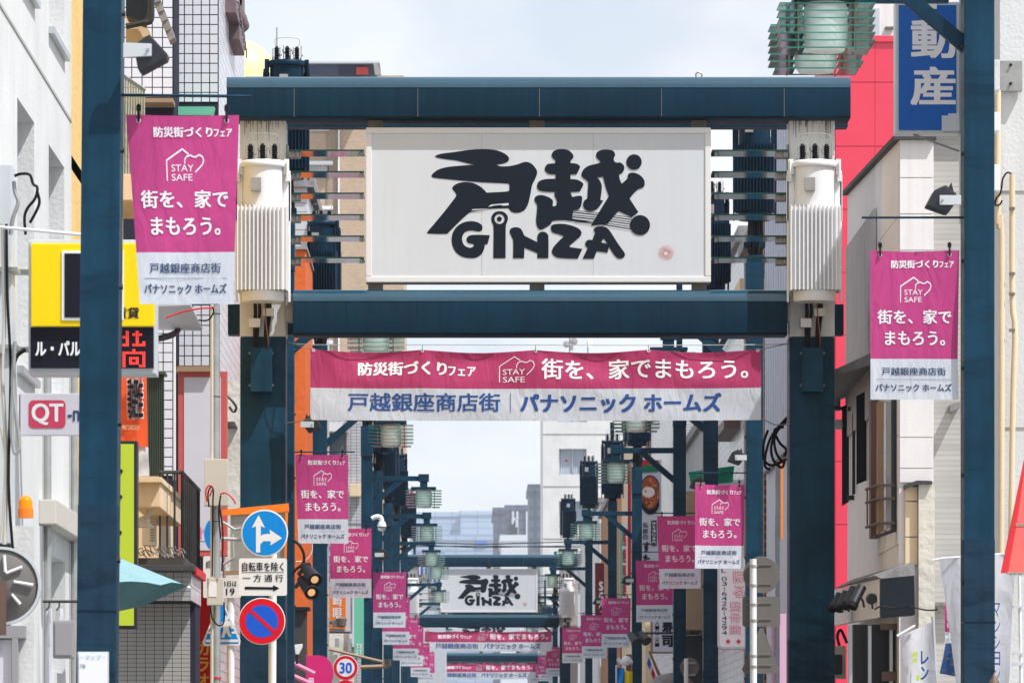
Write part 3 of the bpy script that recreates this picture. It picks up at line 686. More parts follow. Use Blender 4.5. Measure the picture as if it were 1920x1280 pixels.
b10 = make_banner(10); Yb = 34.8; b10.location = (PX(236, Yb), Yb, PZ(215, Yb)); b10['label'] = 'largest pink banner, hanging from the nearest left pole'
b11 = make_banner(11); Yb = 44.4; b11.location = (PX(1632, Yb), Yb, PZ(470, Yb)); b11['label'] = 'large pink banner hanging from the nearest right pole'
rb = [(1303, 908, 78.7), (1232, 967, 90.9), (1192, 1050, 106.9), (1128, 1120.6, 133.9), (1089, 1152, 152.9), (1054, 1176, 186.9), (1024, 1212, 224.9), (1008, 1229, 262), (992, 1240, 300)]
lb_ = [(554, 852, 74.4), (619, 990, 95.1), (700, 1072, 118.9), (715, 1118, 137.4), (737, 1157, 154.9), (750, 1174, 166.9), (768, 1205, 195.9), (783, 1222, 231.9), (797, 1238, 264.9)]
for lst, sd in ((rb, 'right'), (lb_, 'left')):
    for i, (px, py, Y) in enumerate(lst):
        put_banner((i*2 + (0 if sd == 'left' else 1)) % 3, PX(px, Y), Y - .05, PZ(py, Y), 'pink banner on the %s pole beyond the near gate, %s side' % (NTH[i], sd))

# ------------------------------------------------------------------ wide banners strung across under the gates
def make_wide(label):
    Yw = 62.45
    t = thing('street_banner', label, 'banner', (PX(1004, Yw), Yw, PZ(788, Yw)), 'wide banners strung below the gates')
    x0, x1 = 582.0, 1427.0
    eyes = [582, 792, 1004, 1216, 1427]
    def S(x, y, off=0.0):
        u = (x - x0) / (x1 - x0); v = (y - 654) / 133.0
        k = max(0, min(3, int((x - x0) // 211.3))); s_ = (x - eyes[k]) / (eyes[k+1] - eyes[k]); s_ = max(0, min(1, s_))
        sag = 5.5 * math.sin(math.pi*s_) * max(0, 1 - max(v, 0)*1.6)
        fold = 0.060 * math.sin(math.pi*s_)**2 * max(0, 1 - abs(v-.10)*3.0) + .009*math.sin(x*.05 + y*.03) + .006*math.sin(x*.021 - y*.06) + .012*math.exp(-((x - eyes[k] - v*60 - 12)/14.0)**2)*(1-v if v > 0 else 1) + .010*math.exp(-((eyes[k+1] - x - v*50 - 10)/12.0)**2)
        cup = 2.0 * math.sin(math.pi * u) * (v - .3)
        py = y + sag + 2.5*u*(1-u)*4*.7 + (1.5 * (1 - v) if x > x1 - 30 else 0)*0
        return Vector((PX(x, Yw), Yw + fold - off, PZ(py, Yw)))
    cl = MB(); nu, nv = 140, 22
    cl.v = [S(x0 + (x1-x0)*i/nu, 654 + 133*j/nv) for j in range(nv+1) for i in range(nu+1)]
    cut = round(nv * 74/133)
    for j in range(nv):
        for i in range(nu):
            cl.f.append((j*(nu+1)+i, (j+1)*(nu+1)+i, (j+1)*(nu+1)+i+1, j*(nu+1)+i+1)); cl.m.append(0 if j < cut else 1)
    obj('cloth', cl, [M['pink2'], M['pale']], t, smooth=True)
    fn = lambda x, y: S(x, y, .0045)
    w_ = MB(); put_text(w_, '防災街づくり', (671, 674, 838, 701), fn, .04); put_text(w_, 'フェア', (840, 682, 892, 701), fn, .035)
    put_text(w_, 'STAY', (943, 688, 984, 699), fn, 0); put_text(w_, 'SAFE', (943, 703, 984, 714), fn, 0)
    put_text(w_, '街を、家でまもろう。', (1015, 668, 1403, 708), fn, .02)
    obj('lettering', w_, M['white_print'], t)
    e = MB(); logo_outline(e, fn, 936.6, 1002, 664, 713, 1.5); obj('emblem', e, M['white_print'], t)
    n_ = MB(); put_text(n_, '戸越銀座商店街', (652, 735, 938, 770), fn, .022); put_text(n_, 'パナソニック ホームズ', (975, 735, 1353, 772), fn, .04)
    obj('lettering', n_, M['blue_print'], t)
    l_ = MB(); stroke(l_, [(957, 735), (957, 753), (957, 771)], 1.2, fn); obj('dividing_line', l_, M['blue_print'], t)
    for x in eyes:
        for y in (656, 784):
            p = S(min(max(x, 588), 1421), y, .006); obj('eyelet', MB().lathe((p.x, p.y - .002, p.z), [(.010, 0), (.020, 0), (.020, .004), (.010, .004)], 12, axis='y'), M['sign_frame'], t)
    rp_ = MB(); a = P(537, 640, 62.75); b = P(1479, 644, 62.75)
    rp_.tube([a, P(582, 646, Yw), P(792, 646, Yw), P(1216, 647, Yw), P(1427, 646, Yw), b], .005, 5)
    for x in (792, 1004, 1216): rp_.tube([P(x, 646, Yw), P(x, 657, Yw)], .005, 5)
    rp_.tube([a, P(584, 655, Yw)], .006, 5); rp_.tube([b, P(1425, 655, Yw)], .006, 5)
    rp_.tube([P(1427, 784, Yw), P(1452, 796, 62.6), P(1479, 796, 62.8)], .007, 5); rp_.tube([P(584, 784, Yw), P(560, 790, 62.6), P(537, 792, 62.8)], .006, 5)
    obj('rope', rp_, M['steel'], t)
    return t
w1 = make_wide('widest pink and white street banner, below the nearest gate')
base = Vector(w1.location)
for Y, dz, lb in ((222.0, .95, 'pink and white street banner below the second gate'), (276.4, .74, 'smallest and lowest street banner, below the farthest gate')):
    o = copy_tree(w1); o.location = (base.x * 1.0, Y, base.z + dz); o['label'] = lb
# ------------------------------------------------------------------ building helpers
def sq_tile(name, col, size, mortar, ax, rough=0.25):
    m_ = mat(name, col, rough=rough, var=0.06, scale=2, brick=(size[0], size[1], 0.006, mortar, ax), streak=.12, dirt=(0.4, 0.38, 0.36, 1))
    for n in m_.node_tree.nodes:
        if n.type == 'TEX_BRICK': n.offset = 0.0; n.squash = 1.0
    return m_
M['wall_white'] = mat('white_render', (0.66, 0.66, 0.65, 1), rough=0.8, var=0.12, scale=0.8, streak=0.28, dirt=(0.46, 0.44, 0.40, 1), bump=0.25, bscale=30)
M['wall_yellow'] = mat('yellow_stucco', RGB(236, 196, 122, .9), rough=0.9, var=0.1, bump=0.9, bscale=14)
M['cream'] = mat('cream_concrete', RGB(232, 208, 172, .9), rough=0.8, var=0.1, streak=.25, dirt=(.4, .3, .2, 1))
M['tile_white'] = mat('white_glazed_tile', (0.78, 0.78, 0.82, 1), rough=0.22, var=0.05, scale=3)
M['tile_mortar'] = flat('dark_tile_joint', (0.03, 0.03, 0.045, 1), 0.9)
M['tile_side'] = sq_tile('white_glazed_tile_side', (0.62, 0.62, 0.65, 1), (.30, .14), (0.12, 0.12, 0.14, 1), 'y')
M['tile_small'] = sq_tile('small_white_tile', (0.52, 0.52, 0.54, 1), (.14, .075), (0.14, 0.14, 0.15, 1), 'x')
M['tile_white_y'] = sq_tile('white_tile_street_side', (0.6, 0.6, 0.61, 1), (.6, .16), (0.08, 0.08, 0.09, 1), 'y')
M['tile_beige'] = mat('beige_brick_tile', RGB(214, 188, 160, .85), rough=0.8, var=0.06, brick=(.22, .075, .012, RGB(172, 150, 130, .8), 'x'))
M['tile_grey'] = mat('warm_grey_tile', (0.36, 0.345, 0.325, 1), rough=0.45, var=0.08, scale=4)
M['brick_orange'] = mat('orange_brick', RGB(196, 122, 62, .9), rough=0.7, var=0.15, brick=(.24, .085, .009, (0.10, 0.07, 0.05, 1), 'y'))
M['brick_orange_x'] = mat('orange_brick_front', RGB(196, 122, 62, .9), rough=0.7, var=0.15, brick=(.24, .085, .009, (0.10, 0.07, 0.05, 1), 'x'))
M['orange'] = mat('orange_cladding', RGB(232, 108, 30, .85), rough=0.6, var=0.08, bump=.5, bscale=10)
M['red_panel'] = mat('red_cladding_panel', RGB(238, 62, 88, .9), rough=0.35, var=0.04, coat=.3)
M['joint'] = flat('panel_joint', (0.08, 0.02, 0.03, 1), 0.8)
M['corr_grey'] = mat('grey_corrugated_sheet', (0.47, 0.44, 0.44, 1), rough=0.6, var=0.1, streak=.35, dirt=(.26, .23, .2, 1))
M['corr_blue'] = mat('pale_blue_corrugated_sheet', (0.42, 0.47, 0.56, 1), rough=0.5, var=0.1, streak=.2)
M['corr_green'] = mat('green_corrugated_sheet', (0.035, 0.075, 0.065, 1), rough=0.5, var=0.2, streak=.5, dirt=(.12, .08, .05, 1))
M['panel_pink'] = mat('pinkish_white_panel', (0.78, 0.74, 0.725, 1), rough=0.6, var=0.06, streak=.2, dirt=(.45, .4, .34, 1), bump=.1)
M['ribbed'] = mat('beige_ribbed_wall', (0.48, 0.46, 0.43, 1), rough=0.8, var=0.06, scale=2, brick=(4.0, .06, .008, (.38, .36, .33, 1), 'x'))
M['stucco'] = mat('cream_rough_stucco', (0.64, 0.60, 0.52, 1), rough=0.95, var=0.08, bump=1.0, bscale=9)
M['roof_dark'] = mat('dark_roof_edge', (0.05, 0.045, 0.045, 1), rough=0.7, var=.3)
M['roof_grey'] = mat('weathered_grey_roof', (0.26, 0.25, 0.25, 1), rough=0.85, var=.35, scale=5, bump=.5, bscale=12)
M['brown'] = mat('brown_frame', (0.13, 0.075, 0.055, 1), rough=.5, var=.2)
M['brown_purple'] = mat('purple_brown_guard', (0.16, 0.115, 0.125, 1), rough=.5, var=.25, scale=6)
M['tan'] = mat('tan_screen', (0.34, 0.22, 0.13, 1), rough=.6, var=.15)
M['yellow'] = flat('yellow_acrylic', RGB(250, 214, 0, .95), 0.25)
M['dark_panel'] = flat('black_acrylic', (0.012, 0.012, 0.022, 1), 0.2)
M['case_grey'] = mat('sign_case_grey', (0.55, 0.58, 0.60, 1), rough=.4, var=.06)
M['lime'] = flat('lime_acrylic', RGB(196, 214, 60, .95), .3)
M['teal'] = cloth_mat('teal_canvas', RGB(158, 198, 204, .85), .25)
M['sign_back'] = mat('sign_back_grey', (0.15, 0.14, 0.13, 1), rough=.5, var=.15)
M['sign_blue'] = flat('blue_sign_face', RGB(0, 92, 178, .95), .3)
M['road_blue'] = flat('blue_reflective_sheet', RGB(0, 140, 224, .95), .3)
M['road_blue2'] = flat('deep_blue_reflective_sheet', RGB(30, 92, 214, .95), .3)
M['road_red'] = flat('red_reflective_sheet', RGB(222, 16, 40, .95), .3)
M['road_white'] = flat('white_reflective_sheet', (0.80, 0.80, 0.80, 1), .35)
M['red'] = flat('red_sheet', RGB(206, 30, 40, .95), .5)
M['red_frame'] = mat('faded_red_frame', RGB(206, 92, 88, .9), rough=.5, var=.1)
M['lavender'] = mat('lavender_white_panel', (0.62, 0.60, 0.66, 1), rough=.4, var=.04)
M['orange_sheet'] = mat('orange_sheet', RGB(246, 128, 20, .95), rough=.5, var=.06)
M['amber'] = flat('amber_beacon', RGB(252, 138, 0, 1), .15)
M['led'] = flat('red_led', (1.0, 0.06, 0.04, 1), .4, emit=.5)
M['gold'] = flat('gold_print', RGB(224, 176, 60), .5)
M['magenta'] = flat('magenta_sheet', RGB(206, 40, 110, .95), .4)
M['green'] = cloth_mat('green_cloth', RGB(10, 130, 96, .9), .2)
M['green_face'] = flat('pale_green_sign_face', RGB(120, 206, 172, .9), .4)
M['maroon'] = flat('maroon_sign_face', RGB(112, 36, 48, .9), .4)
M['awning_red'] = mat('red_awning_canvas', RGB(208, 74, 68, .92), rough=.8, var=.08, bump=.2)
M['awning_trim'] = flat('deep_red_trim', RGB(170, 14, 26, .9), .6)
M['white_cloth'] = cloth_mat('white_banner_cloth', (0.66, 0.66, 0.70, 1), .3)
M['blue_cloth'] = cloth_mat('blue_patterned_cloth', RGB(70, 120, 180, .9), .3)
M['beige_plastic'] = mat('beige_plastic', (0.56, 0.53, 0.47, 1), rough=.5, var=.06)
M['grey_plastic'] = mat("grey_plastic", (0.30, 0.29, 0.30, 1), rough=.5, var=.06)
M['city_blue'] = mat('pale_blue_far_wall', (0.34, 0.44, 0.58, 1), rough=.6, var=.08, scale=.02, brick=(9.0, 3.6, .35, (.20, .28, .41, 1), 'x'))
M['city_grey'] = mat('slate_far_wall', (0.075, 0.095, 0.145, 1), rough=.6, var=.15, scale=.05, spec=.2, brick=(7.0, 4.0, .7, (.035, .045, .075, 1), 'x'))
M['city_white'] = mat('white_far_wall', (0.55, 0.58, 0.63, 1), rough=.6, var=.1, scale=.05)
for k_ in ('city_blue', 'city_grey'):
    for n in M[k_].node_tree.nodes:
        if n.type == 'TEX_BRICK': n.offset = 0.0; n.squash = 1.0
M['pink_sheet'] = flat('pink_sheet', RGB(230, 120, 160, .9), .5)
M['navy_slat'] = mat('dark_slate_slat', (0.012, 0.017, 0.024, 1), rough=.5, var=.2, spec=.2)
M['wood'] = mat('sign_wood', (0.30, 0.20, 0.12, 1), rough=.6, var=.2)
M['bulb'] = flat('lit_spot_bulb', (0.9, 0.50, 0.22, 1), .4, emit=.45)
M['food_red'] = mat('fried_chicken_print', RGB(176, 74, 30, .9), rough=.5, var=.6, scale=26)
M['egg'] = flat('egg_print', RGB(240, 220, 206, .9), .4)

def board(name, label, cat, rect, Y, dep, face, frame=None, fw=0, group=None, proud=.01, bev=.006):
    x0, y0, x1, y1 = rect
    c0 = P((x0+x1)/2, y1, Y); t = thing(name, label, cat, (c0.x, Y + dep/2, c0.z), group)
    if frame:
        obj('case', MB().box((PX(x0, Y), Y + proud, PZ(y1, Y)), (PX(x1, Y), Y + dep, PZ(y0, Y))), frame, t, bev=bev)
        f_ = obj('face', MB().box((PX(x0+fw, Y), Y, PZ(y1-fw, Y)), (PX(x1-fw, Y), Y + proud - .001, PZ(y0+fw, Y))), face, t)
    else:
        f_ = obj('face', MB().box((PX(x0, Y), Y, PZ(y1, Y)), (PX(x1, Y), Y + dep, PZ(y0, Y))), face, t, bev=bev)
    return t
def T(par, s, rect, Y, m_, weight=0.0, vertical=False, off=.004, name='lettering'):
    mb = MB(); put_text(mb, s, rect, pxfn(Y, off), weight, vertical); return obj(name, mb, m_, par)
def hwall(ax, u0, u1, z0, z1, w0, w1, holes):
    """wall with real openings: ax 'y' lies along y (w = x range), ax 'x' lies along x (w = y range)"""
    mb = MB(); us = sorted({u0, u1, *[h[0] for h in holes], *[h[1] for h in holes]}); zs = sorted({z0, z1, *[h[2] for h in holes], *[h[3] for h in holes]})
    for a, b in zip(us[:-1], us[1:]):
        for c_, d in zip(zs[:-1], zs[1:]):
            m1, m2 = (a+b)/2, (c_+d)/2
            if any(h[0] < m1 < h[1] and h[2] < m2 < h[3] for h in holes): continue
            mb.box((w0, a, c_), (w1, b, d)) if ax == 'y' else mb.box((a, w0, c_), (b, w1, d))
    return mb
def side_window(par, X, sgn, y0, y1, z0, z1, rec=.16, pane='window_pale', n=2):
    """window in a wall along the street; sgn = +1 when the wall faces +x"""
    xf = X - sgn*rec; w_ = .045
    fr = MB(); xx = sorted((xf, xf - sgn*.05))
    for a, b in (((y0, z0), (y1, z0+w_)), ((y0, z1-w_), (y1, z1)), ((y0, z0+w_), (y0+w_, z1-w_)), ((y1-w_, z0+w_), (y1, z1-w_))): fr.box((xx[0], a[0], a[1]), (xx[1], b[0], b[1]))
    for k in range(1, n): q = y0 + (y1-y0)*k/n; fr.box((xx[0], q-.02, z0+w_), (xx[1], q+.02, z1-w_))
    f_ = obj('window', fr, M['alu'], par)
    obj('pane', MB().box((xf - sgn*.03, y0+w_, z0+w_), (xf - sgn*.036, y1-w_, z1-w_)), M[pane], f_)
    return f_
def front_window(par, x0, y0, x1, y1, Y, pane='window', n=2, rec=0.0, frame='alu', sill=True):
    """pixel rectangle on a wall that faces the viewer; frame a little proud of the wall"""
    X0, X1, Z0, Z1 = PX(x0, Y), PX(x1, Y), PZ(y1, Y), PZ(y0, Y); w_ = min(.05, (X1-X0)*.08)
    fr = MB(); ya, yb = Y - .05 + rec, Y + .03 + rec
    for a, b in (((X0, Z0), (X1, Z0+w_)), ((X0, Z1-w_), (X1, Z1)), ((X0, Z0+w_), (X0+w_, Z1-w_)), ((X1-w_, Z0+w_), (X1, Z1-w_))): fr.box((a[0], ya, a[1]), (b[0], yb, b[1]))
    for k in range(1, n): q = X0 + (X1-X0)*k/n; fr.box((q-w_*.4, ya, Z0+w_), (q+w_*.4, yb, Z1-w_))
    f_ = obj('window', fr, M[frame], par)
    obj('pane', MB().box((X0+w_, Y - .02 + rec, Z0+w_), (X1-w_, Y - .012 + rec, Z1-w_)), M[pane], f_)
    if sill: obj('sill', MB().box((X0-.05, Y-.12+rec, Z0-.06), (X1+.05, Y - .002, Z0-.005)), M[frame], f_)
    return f_
def corr(ax, u0, u1, z0, z1, w, n, depth=.02):
    mb = MB()
    for i in range(n):
        a = u0 + (u1-u0)*i/n; b = u0 + (u1-u0)*(i+1)/n; q = (b-a)
        pr = [(a, 0), (a+q*.35, 0), (a+q*.5, 1), (a+q*.85, 1), (b, 0)]
        for (p0, h0), (p1, h1) in zip(pr[:-1], pr[1:]):
            if ax == 'x': mb.add([(p0, w - h0*depth, z0), (p1, w - h1*depth, z0), (p1, w - h1*depth, z1), (p0, w - h0*depth, z1)], [(0, 1, 2, 3)])
            else: mb.add([(w + h0*depth, p0, z0), (w + h1*depth, p1, z0), (w + h1*depth, p1, z1), (w + h0*depth, p0, z1)], [(0, 1, 2, 3)])
    return mb
def building(label, X, dx, Y0, Y1, z1, wall, group=None, name='building', roof='roof_grey'):
    """box building whose street side is the plane x = X"""
    t = thing(name, label, 'building', ((X + X + dx)/2, (Y0+Y1)/2, 0), group)
    obj('wall', MB().box((min(X, X+dx), Y0, 0), (max(X, X+dx), Y1, z1)), M[wall], t)
    obj('roof', MB().box((min(X, X+dx) - .12, Y0 - .12, z1 + .002), (max(X, X+dx) + .12, Y1 + .12, z1 + .22)), M[roof], t)
    return t
def tiles(par, name, x0, x1, y0, y1, Y, nx, ny, m_, gap_px=1.9, dep=.012, skip=None):
    """tiles of a wall facing the viewer, each its own piece, sharing one mesh"""
    X0, X1, Z0, Z1 = PX(x0, Y), PX(x1, Y), PZ(y1, Y), PZ(y0, Y); w_ = (X1-X0)/nx; h = (Z1-Z0)/ny; g_ = gap_px * Y / F
    tm = mesh_of(MB().box((g_/2, -dep, g_/2), (w_-g_/2, 0, h-g_/2)), m_, Vector(), name=name)
    offs = [(X0 + i*w_, Y - random.uniform(0, .003), Z0 + j*h) for i in range(nx) for j in range(ny) if not (skip and skip(i, j))]
    copies(name, tm, offs, par)

# ------------------------------------------------------------------ LEFT: white rendered building with deep windows
A = thing('building', 'white rendered building with deep-set windows at the left edge', 'building', (-5.5, 42, 0))
XA = -3.5
wins = [(40.85, 42.45, 4.75, 6.82), (43.9, 45.6, 4.75, 6.82), (40.85, 42.45, 7.8, 9.6), (43.9, 45.6, 7.8, 9.6), (37.2, 39.0, 4.75, 6.82), (37.2, 39.0, 7.8, 9.6)]
rec = (43.75, 45.7, 2.45, 3.42)
obj('wall', hwall('y', 34.0, 46.4, 0, 14, XA - .35, XA, wins + [rec]), M['wall_white'], A)
obj('core', MB().box((XA - 5, 34.0, 0), (XA - .36, 46.35, 14)), M['wall_white'], A)
for w_ in wins: side_window(A, XA, 1, *w_, rec=.2)
for w_ in wins: obj('sill', MB().box((XA - .05, w_[0] - .03, w_[2] - .06), (XA + .05, w_[1] + .03, w_[2] - .004)), M['alu'], A)
obj('storey_joint', MB().box((XA - .01, 34.1, 7.30), (XA + .008, 46.35, 7.325)), M['concrete'], A)
obj('downpipe', MB().tube([(XA + .04, 43.3, 0), (XA + .04, 43.3, 5.0)], .03, 8), M['galv'], A, smooth=True)
obj('downpipe', MB().tube([(XA + .04, 46.2, 0), (XA + .04, 46.2, 5.9)], .03, 8), M['galv'], A, smooth=True)
cp = MB(); cp.box((XA, 42.9, 3.62), (XA + .14, 46.6, 3.82)); obj('canopy', cp, M['beige_plastic'], A, bev=.01)
# ------------------------------------------------------------------ LEFT: yellow stucco building with rusty balcony rails
B = building('yellow stucco building with pale green balcony railings, behind the nearest left pole', -4.2, -6, 55, 64, 14.5, 'wall_yellow')
def rail(par, a, b, z0, z1, n, m_, r_=.012):
    a = Vector(a); b = Vector(b)
    for z in (z0, z1):
        obj('rail', MB().tube([(a.x, a.y, z), (b.x, b.y, z)], r_*1.8, 6), m_, par)
    bar = mesh_of(MB().tube([(0, 0, z0), (0, 0, z1)], r_, 6), m_, Vector(), name='baluster')
    copies('baluster', bar, [(a.x + (b.x-a.x)*i/n, a.y + (b.y-a.y)*i/n, 0) for i in range(n+1)], par)
M['rail_green'] = mat('rusty_pale_green_paint', (0.36, 0.42, 0.36, 1), rough=.7, var=.4, scale=12, streak=.7, dirt=(.22, .12, .05, 1))
rail(B, P(134, 125, 57), P(158, 125, 58.2), PZ(312, 57.5), PZ(124, 57.5), 5, M['rail_green'], .014)
rail(B, P(226, 155, 60), P(270, 178, 61.4), PZ(352, 61), PZ(160, 61), 9, M['rail_green'], .014)
obj('balcony_slab', MB().box((-4.2, 55.2, PZ(345, 57)), (PX(160, 58.4), 58.4, PZ(316, 57))), M['cream'], B, bev=.01)
obj('balcony_slab', MB().box((-4.2, 59.6, PZ(400, 61)), (PX(262, 61), 61.6, PZ(352, 61))), M['cream'], B, bev=.01)
fl = MB().ppoly([(236, -5), (276, -5), (276, 22), (270, 42), (236, 30)], 61.8, .5); obj('shutter_box', fl, M['navy_slat'], B)
obj('soffit', MB().ppoly([(236, 16), (262, 28), (282, 62), (284, 80), (236, 80)], 62.4, .3), M['cream'], B)
obj('gutter', MB().tube([P(236, 50, 61.5), P(268, 43, 61.5), P(283, 38, 61.5), P(284, 0, 61.5), P(286, -8, 61.5)], .035, 8), M['black_metal'], B, smooth=True)
rf = MB(); y_ = 61.9
for k in range(5):
    rf.ppoly([(278 + k*8, -18 + k*19), (291 + k*8, -22 + k*19), (302 + k*6.5, 2 + k*17), (289 + k*7, 6 + k*18)], y_ + .02*k, .35)
obj('roof_edge', rf, M['roof_grey'], B, bev=.004)

# ------------------------------------------------------------------ LEFT: white tiled building
Yt = 76.0; XC = -3.61
Cb = thing('building', 'tall white building clad in square glazed tiles with dark joints', 'building', (-6, 82, 0))
obj('wall', MB().box((PX(327, Yt), Yt, 0), (XC - .01, 84.5, 17)), M['tile_mortar'], Cb)
obj('wall', MB().box((PX(220, 74.6), 74.6, 0), (PX(326, 74.6), 84.5, 17)), M['tile_mortar'], Cb)
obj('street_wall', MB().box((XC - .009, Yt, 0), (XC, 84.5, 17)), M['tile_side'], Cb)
obj('corner_strip', MB().pbox(325, -60, 330, 900, Yt - .02, .02), M['wall_white'], Cb)
tiles(Cb, 'tile', 330, 409, -8, 192, Yt, 5, 11, M['tile_white'])
tiles(Cb, 'tile', 228, 324, -4, 183, 74.6, 5, 10, M['tile_white'])
tiles(Cb, 'tile', 330, 409, 572, 686, Yt, 5, 6, M['tile_white'])
tiles(Cb, 'tile', 288, 324, 572, 892, 74.6, 2, 18, M['tile_white'])
obj('soffit', MB().box((PX(228, 74), 74.0, PZ(192, 74)), (PX(324, 74), 74.6, PZ(184, 74))), M['tan'], Cb)
obj('sunshade', MB().ppoly([(334, 200), (402, 200), (398, 216), (334, 216)], 75.6, .3), M['green_face'], Cb, label='pale green sunshade')
obj('canopy', MB().add([P(268, 575, 70), P(357, 572, 70), P(378, 620, 74), P(268, 618, 74), P(268, 570, 70), P(357, 567, 70), P(380, 616, 74), P(268, 612, 74)], [(0, 3, 2, 1), (4, 5, 6, 7), (0, 1, 5, 4), (1, 2, 6, 5), (2, 3, 7, 6), (3, 0, 4, 7)]), M['case_grey'], Cb)
obj('drainpipe', MB().tube([P(262, 640, 73), P(300, 634, 73), P(326, 626, 73.5), P(334, 616, 73.8), P(334, 600, 74)], .045, 8), M['black_metal'], Cb, smooth=True)
obj('downpipe', MB().tube([P(327, 600, 74.4), P(327, 900, 74.4)], .02, 8), M['road_white'], Cb)
gd = MB()
for (x0, y0, x1, y1, d0, d1) in ((424, -10, 430, 60, 78, 80), (433, 30, 440, 105, 79.2, 81)):
    a, b = P(x0, y0, d0), P(x1, y1, d1)
    gd.box((XC, d0, b.z), (XC + .16, d1, a.z + .6))
obj('window_guard', gd, M['brown_purple'], Cb, bev=.01)
for k in range(7):
    yy = 78.2 + k*.42; zz = PZ(8 + k*14, yy)
    obj('guard_hook', MB().tube([(XC, yy, zz), (XC + .10, yy, zz + .05), (XC + .17, yy, zz + .04), (XC + .2, yy, zz - .02), (XC + .2, yy, zz - .14)], .014, 6), M['brown_purple'], Cb)
eq = MB()
for k in range(7): eq.tube([P(438 + k*3.2, -12 + k*7, 79 + k*.3), P(441 + k*3.2, -2 + k*7, 79 + k*.3), P(447 + k*2.6, 26 + k*4, 79 + k*.3), P(440 + k*2.4, 22 + k*6, 79 + k*.3)], .045, 6)
obj('roof_guard', eq, M['brown_purple'], Cb, smooth=True)
obj('rough_wall', MB().pbox(424, 712, 451, 1090, 77.2, .4), M['stucco'], Cb)
sm_ = MB(); sm_.add([P(424, 790, 76), P(440, 790, 76), P(450, 812, 78), P(428, 812, 78)], [(0, 1, 2, 3)]); sm_.tube([P(424, 740, 75.5), P(436, 752, 75.5), P(443, 764, 75.5), P(438, 772, 75.5), P(430, 762, 75.5)], .02, 6)
obj('wall_bracket', sm_, M['black_metal'], Cb)

# red framed panel
rp_ = board('billboard', 'blank lavender panel in a faded red frame on the tiled building', 'sign', (334, 696, 425, 1042), 73.0, .3, M['lavender'], M['red_frame'], 11)
T(rp_, 'N', (362, 988, 378, 1010), 73.0, M['pink_sheet'], .02); 
st = MB(); stroke(st, [(378, 1000), (382, 992), (385, 1006), (390, 998), (396, 1006)], 1.2, pxfn(73.0)); obj('scribble', st, M['pink_sheet'], rp_)
st = MB(); stroke(st, [(345, 1014), (380, 1014), (414, 1014)], 1.0, pxfn(73.0)); obj('line', st, M['navy_print'], rp_)
obj('hood', MB().pbox(330, 686, 398, 696, 72.9, .5), M['tan'], rp_)

# ------------------------------------------------------------------ LEFT: low building with beige tiles, balcony, corrugated screen
D = thing('building', 'low warm grey tiled building with dark roof edge, left of the road signs', 'building', (PX(300, 56), 58, 0))
XD = PX(357, 54)
obj('wall', MB().box((PX(180, 55), 55.0, 0), (XD, 55.9, PZ(1120, 55))), M['tile_mortar'], D)
obj('parapet', MB().box((PX(180, 54), 54.0, PZ(1126, 54)), (XD, 55.9, PZ(1070, 54))), M['tile_mortar'], D)
tiles(D, 'tile', 222, 372 - 15, 1130, 1290, 55.0, 8, 20, M['tile_grey'], .9, .010)
tiles(D, 'tile', 262, 357, 1072, 1126, 54.0, 6, 6, M['tile_grey'], .9, .010)
sd = MB()
obj('side_tiles', MB().box((XD + .001, 54.0, PZ(1126, 54)), (XD + .012, 55.9, PZ(1070, 54))), M['tile_side'], D)
obj('roof_edge', MB().box((PX(180, 53.8), 53.8, PZ(1070, 53.8)), (XD + .05, 56.0, PZ(1058, 53.8))), M['roof_dark'], D, bev=.01)
obj('red_trim', MB().box((XD + .02, 54.1, PZ(1076, 54)), (XD + .06, 56, PZ(1062, 54))), M['red'], D)
# the balcony house behind it
H = thing('house', 'cream house with beige balcony box and black iron railing, above the low tiled building', 'house', (PX(280, 60), 61, 0))
obj('wall', MB().box((PX(150, 63), 63, 0), (PX(300, 63), 66, PZ(890, 63))), M['cream'], H)
obj('balcony_box', MB().box((PX(250, 58), 58, PZ(950, 58)), (PX(300, 58), 62.5, PZ(896, 58))), M['cream'], H, bev=.01)
obj('balcony_lip', MB().box((PX(250, 57.9), 57.9, PZ(904, 57.9)), (PX(303, 57.9), 62.6, PZ(894, 57.9))), M['cream'], H, bev=.008)
rail(H, P(300, 885, 60), P(341, 885, 60), PZ(1046, 60), PZ(885, 60), 3, M['black_metal'], .014)
rail(H, P(341, 885, 60), (PX(341, 60), 63.8, 0), PZ(1046, 60), PZ(885, 60), 9, M['black_metal'], .014)
obj('balcony_floor', MB().box((PX(256, 60), 59.9, PZ(1058, 60)), (PX(345, 60), 63.8, PZ(1046, 60))), M['roof_dark'], H)
gr_ = MB()
for k in range(26): gr_.tube([P(258 + k*3.2, 1026 + random.uniform(-5, 8), 59.9), P(263 + k*3.2, 1034 + random.uniform(-8, 8), 59.95), P(268 + k*3.2, 1040 + random.uniform(-6, 6), 59.9)], .008, 4)
obj('dried_reeds', gr_, M['roof_grey'], H, kind='stuff')
obj('green_screen', corr('x', PX(276, 61), PX(308, 61), PZ(892, 61), PZ(700, 61), 61, 9, .03), M['corr_green'], H)
obj('screen_cap', MB().box((PX(272, 61), 60.9, PZ(702, 61)), (PX(310, 61), 61.4, PZ(697, 61))), M['corr_green'], H)
ac = thing('air_conditioner', 'white air conditioner unit with slats on the black railed balcony', 'air conditioner', (PX(282, 61), 61.2, PZ(1020, 61)))
obj('case', MB().pbox(266, 968, 291, 1022, 61, .3), M['road_white'], ac, bev=.01)
lv = MB()
for k in range(9): lv.pbox(281, 972 + k*5, 290, 974 + k*5, 60.985, .02)
obj('louvre', lv, M['grey_plastic'], ac)
lp = thing('wall_lamp', 'beige dish-shaped lamp hanging under the beige balcony', 'lamp', P(272, 985, 58.5))
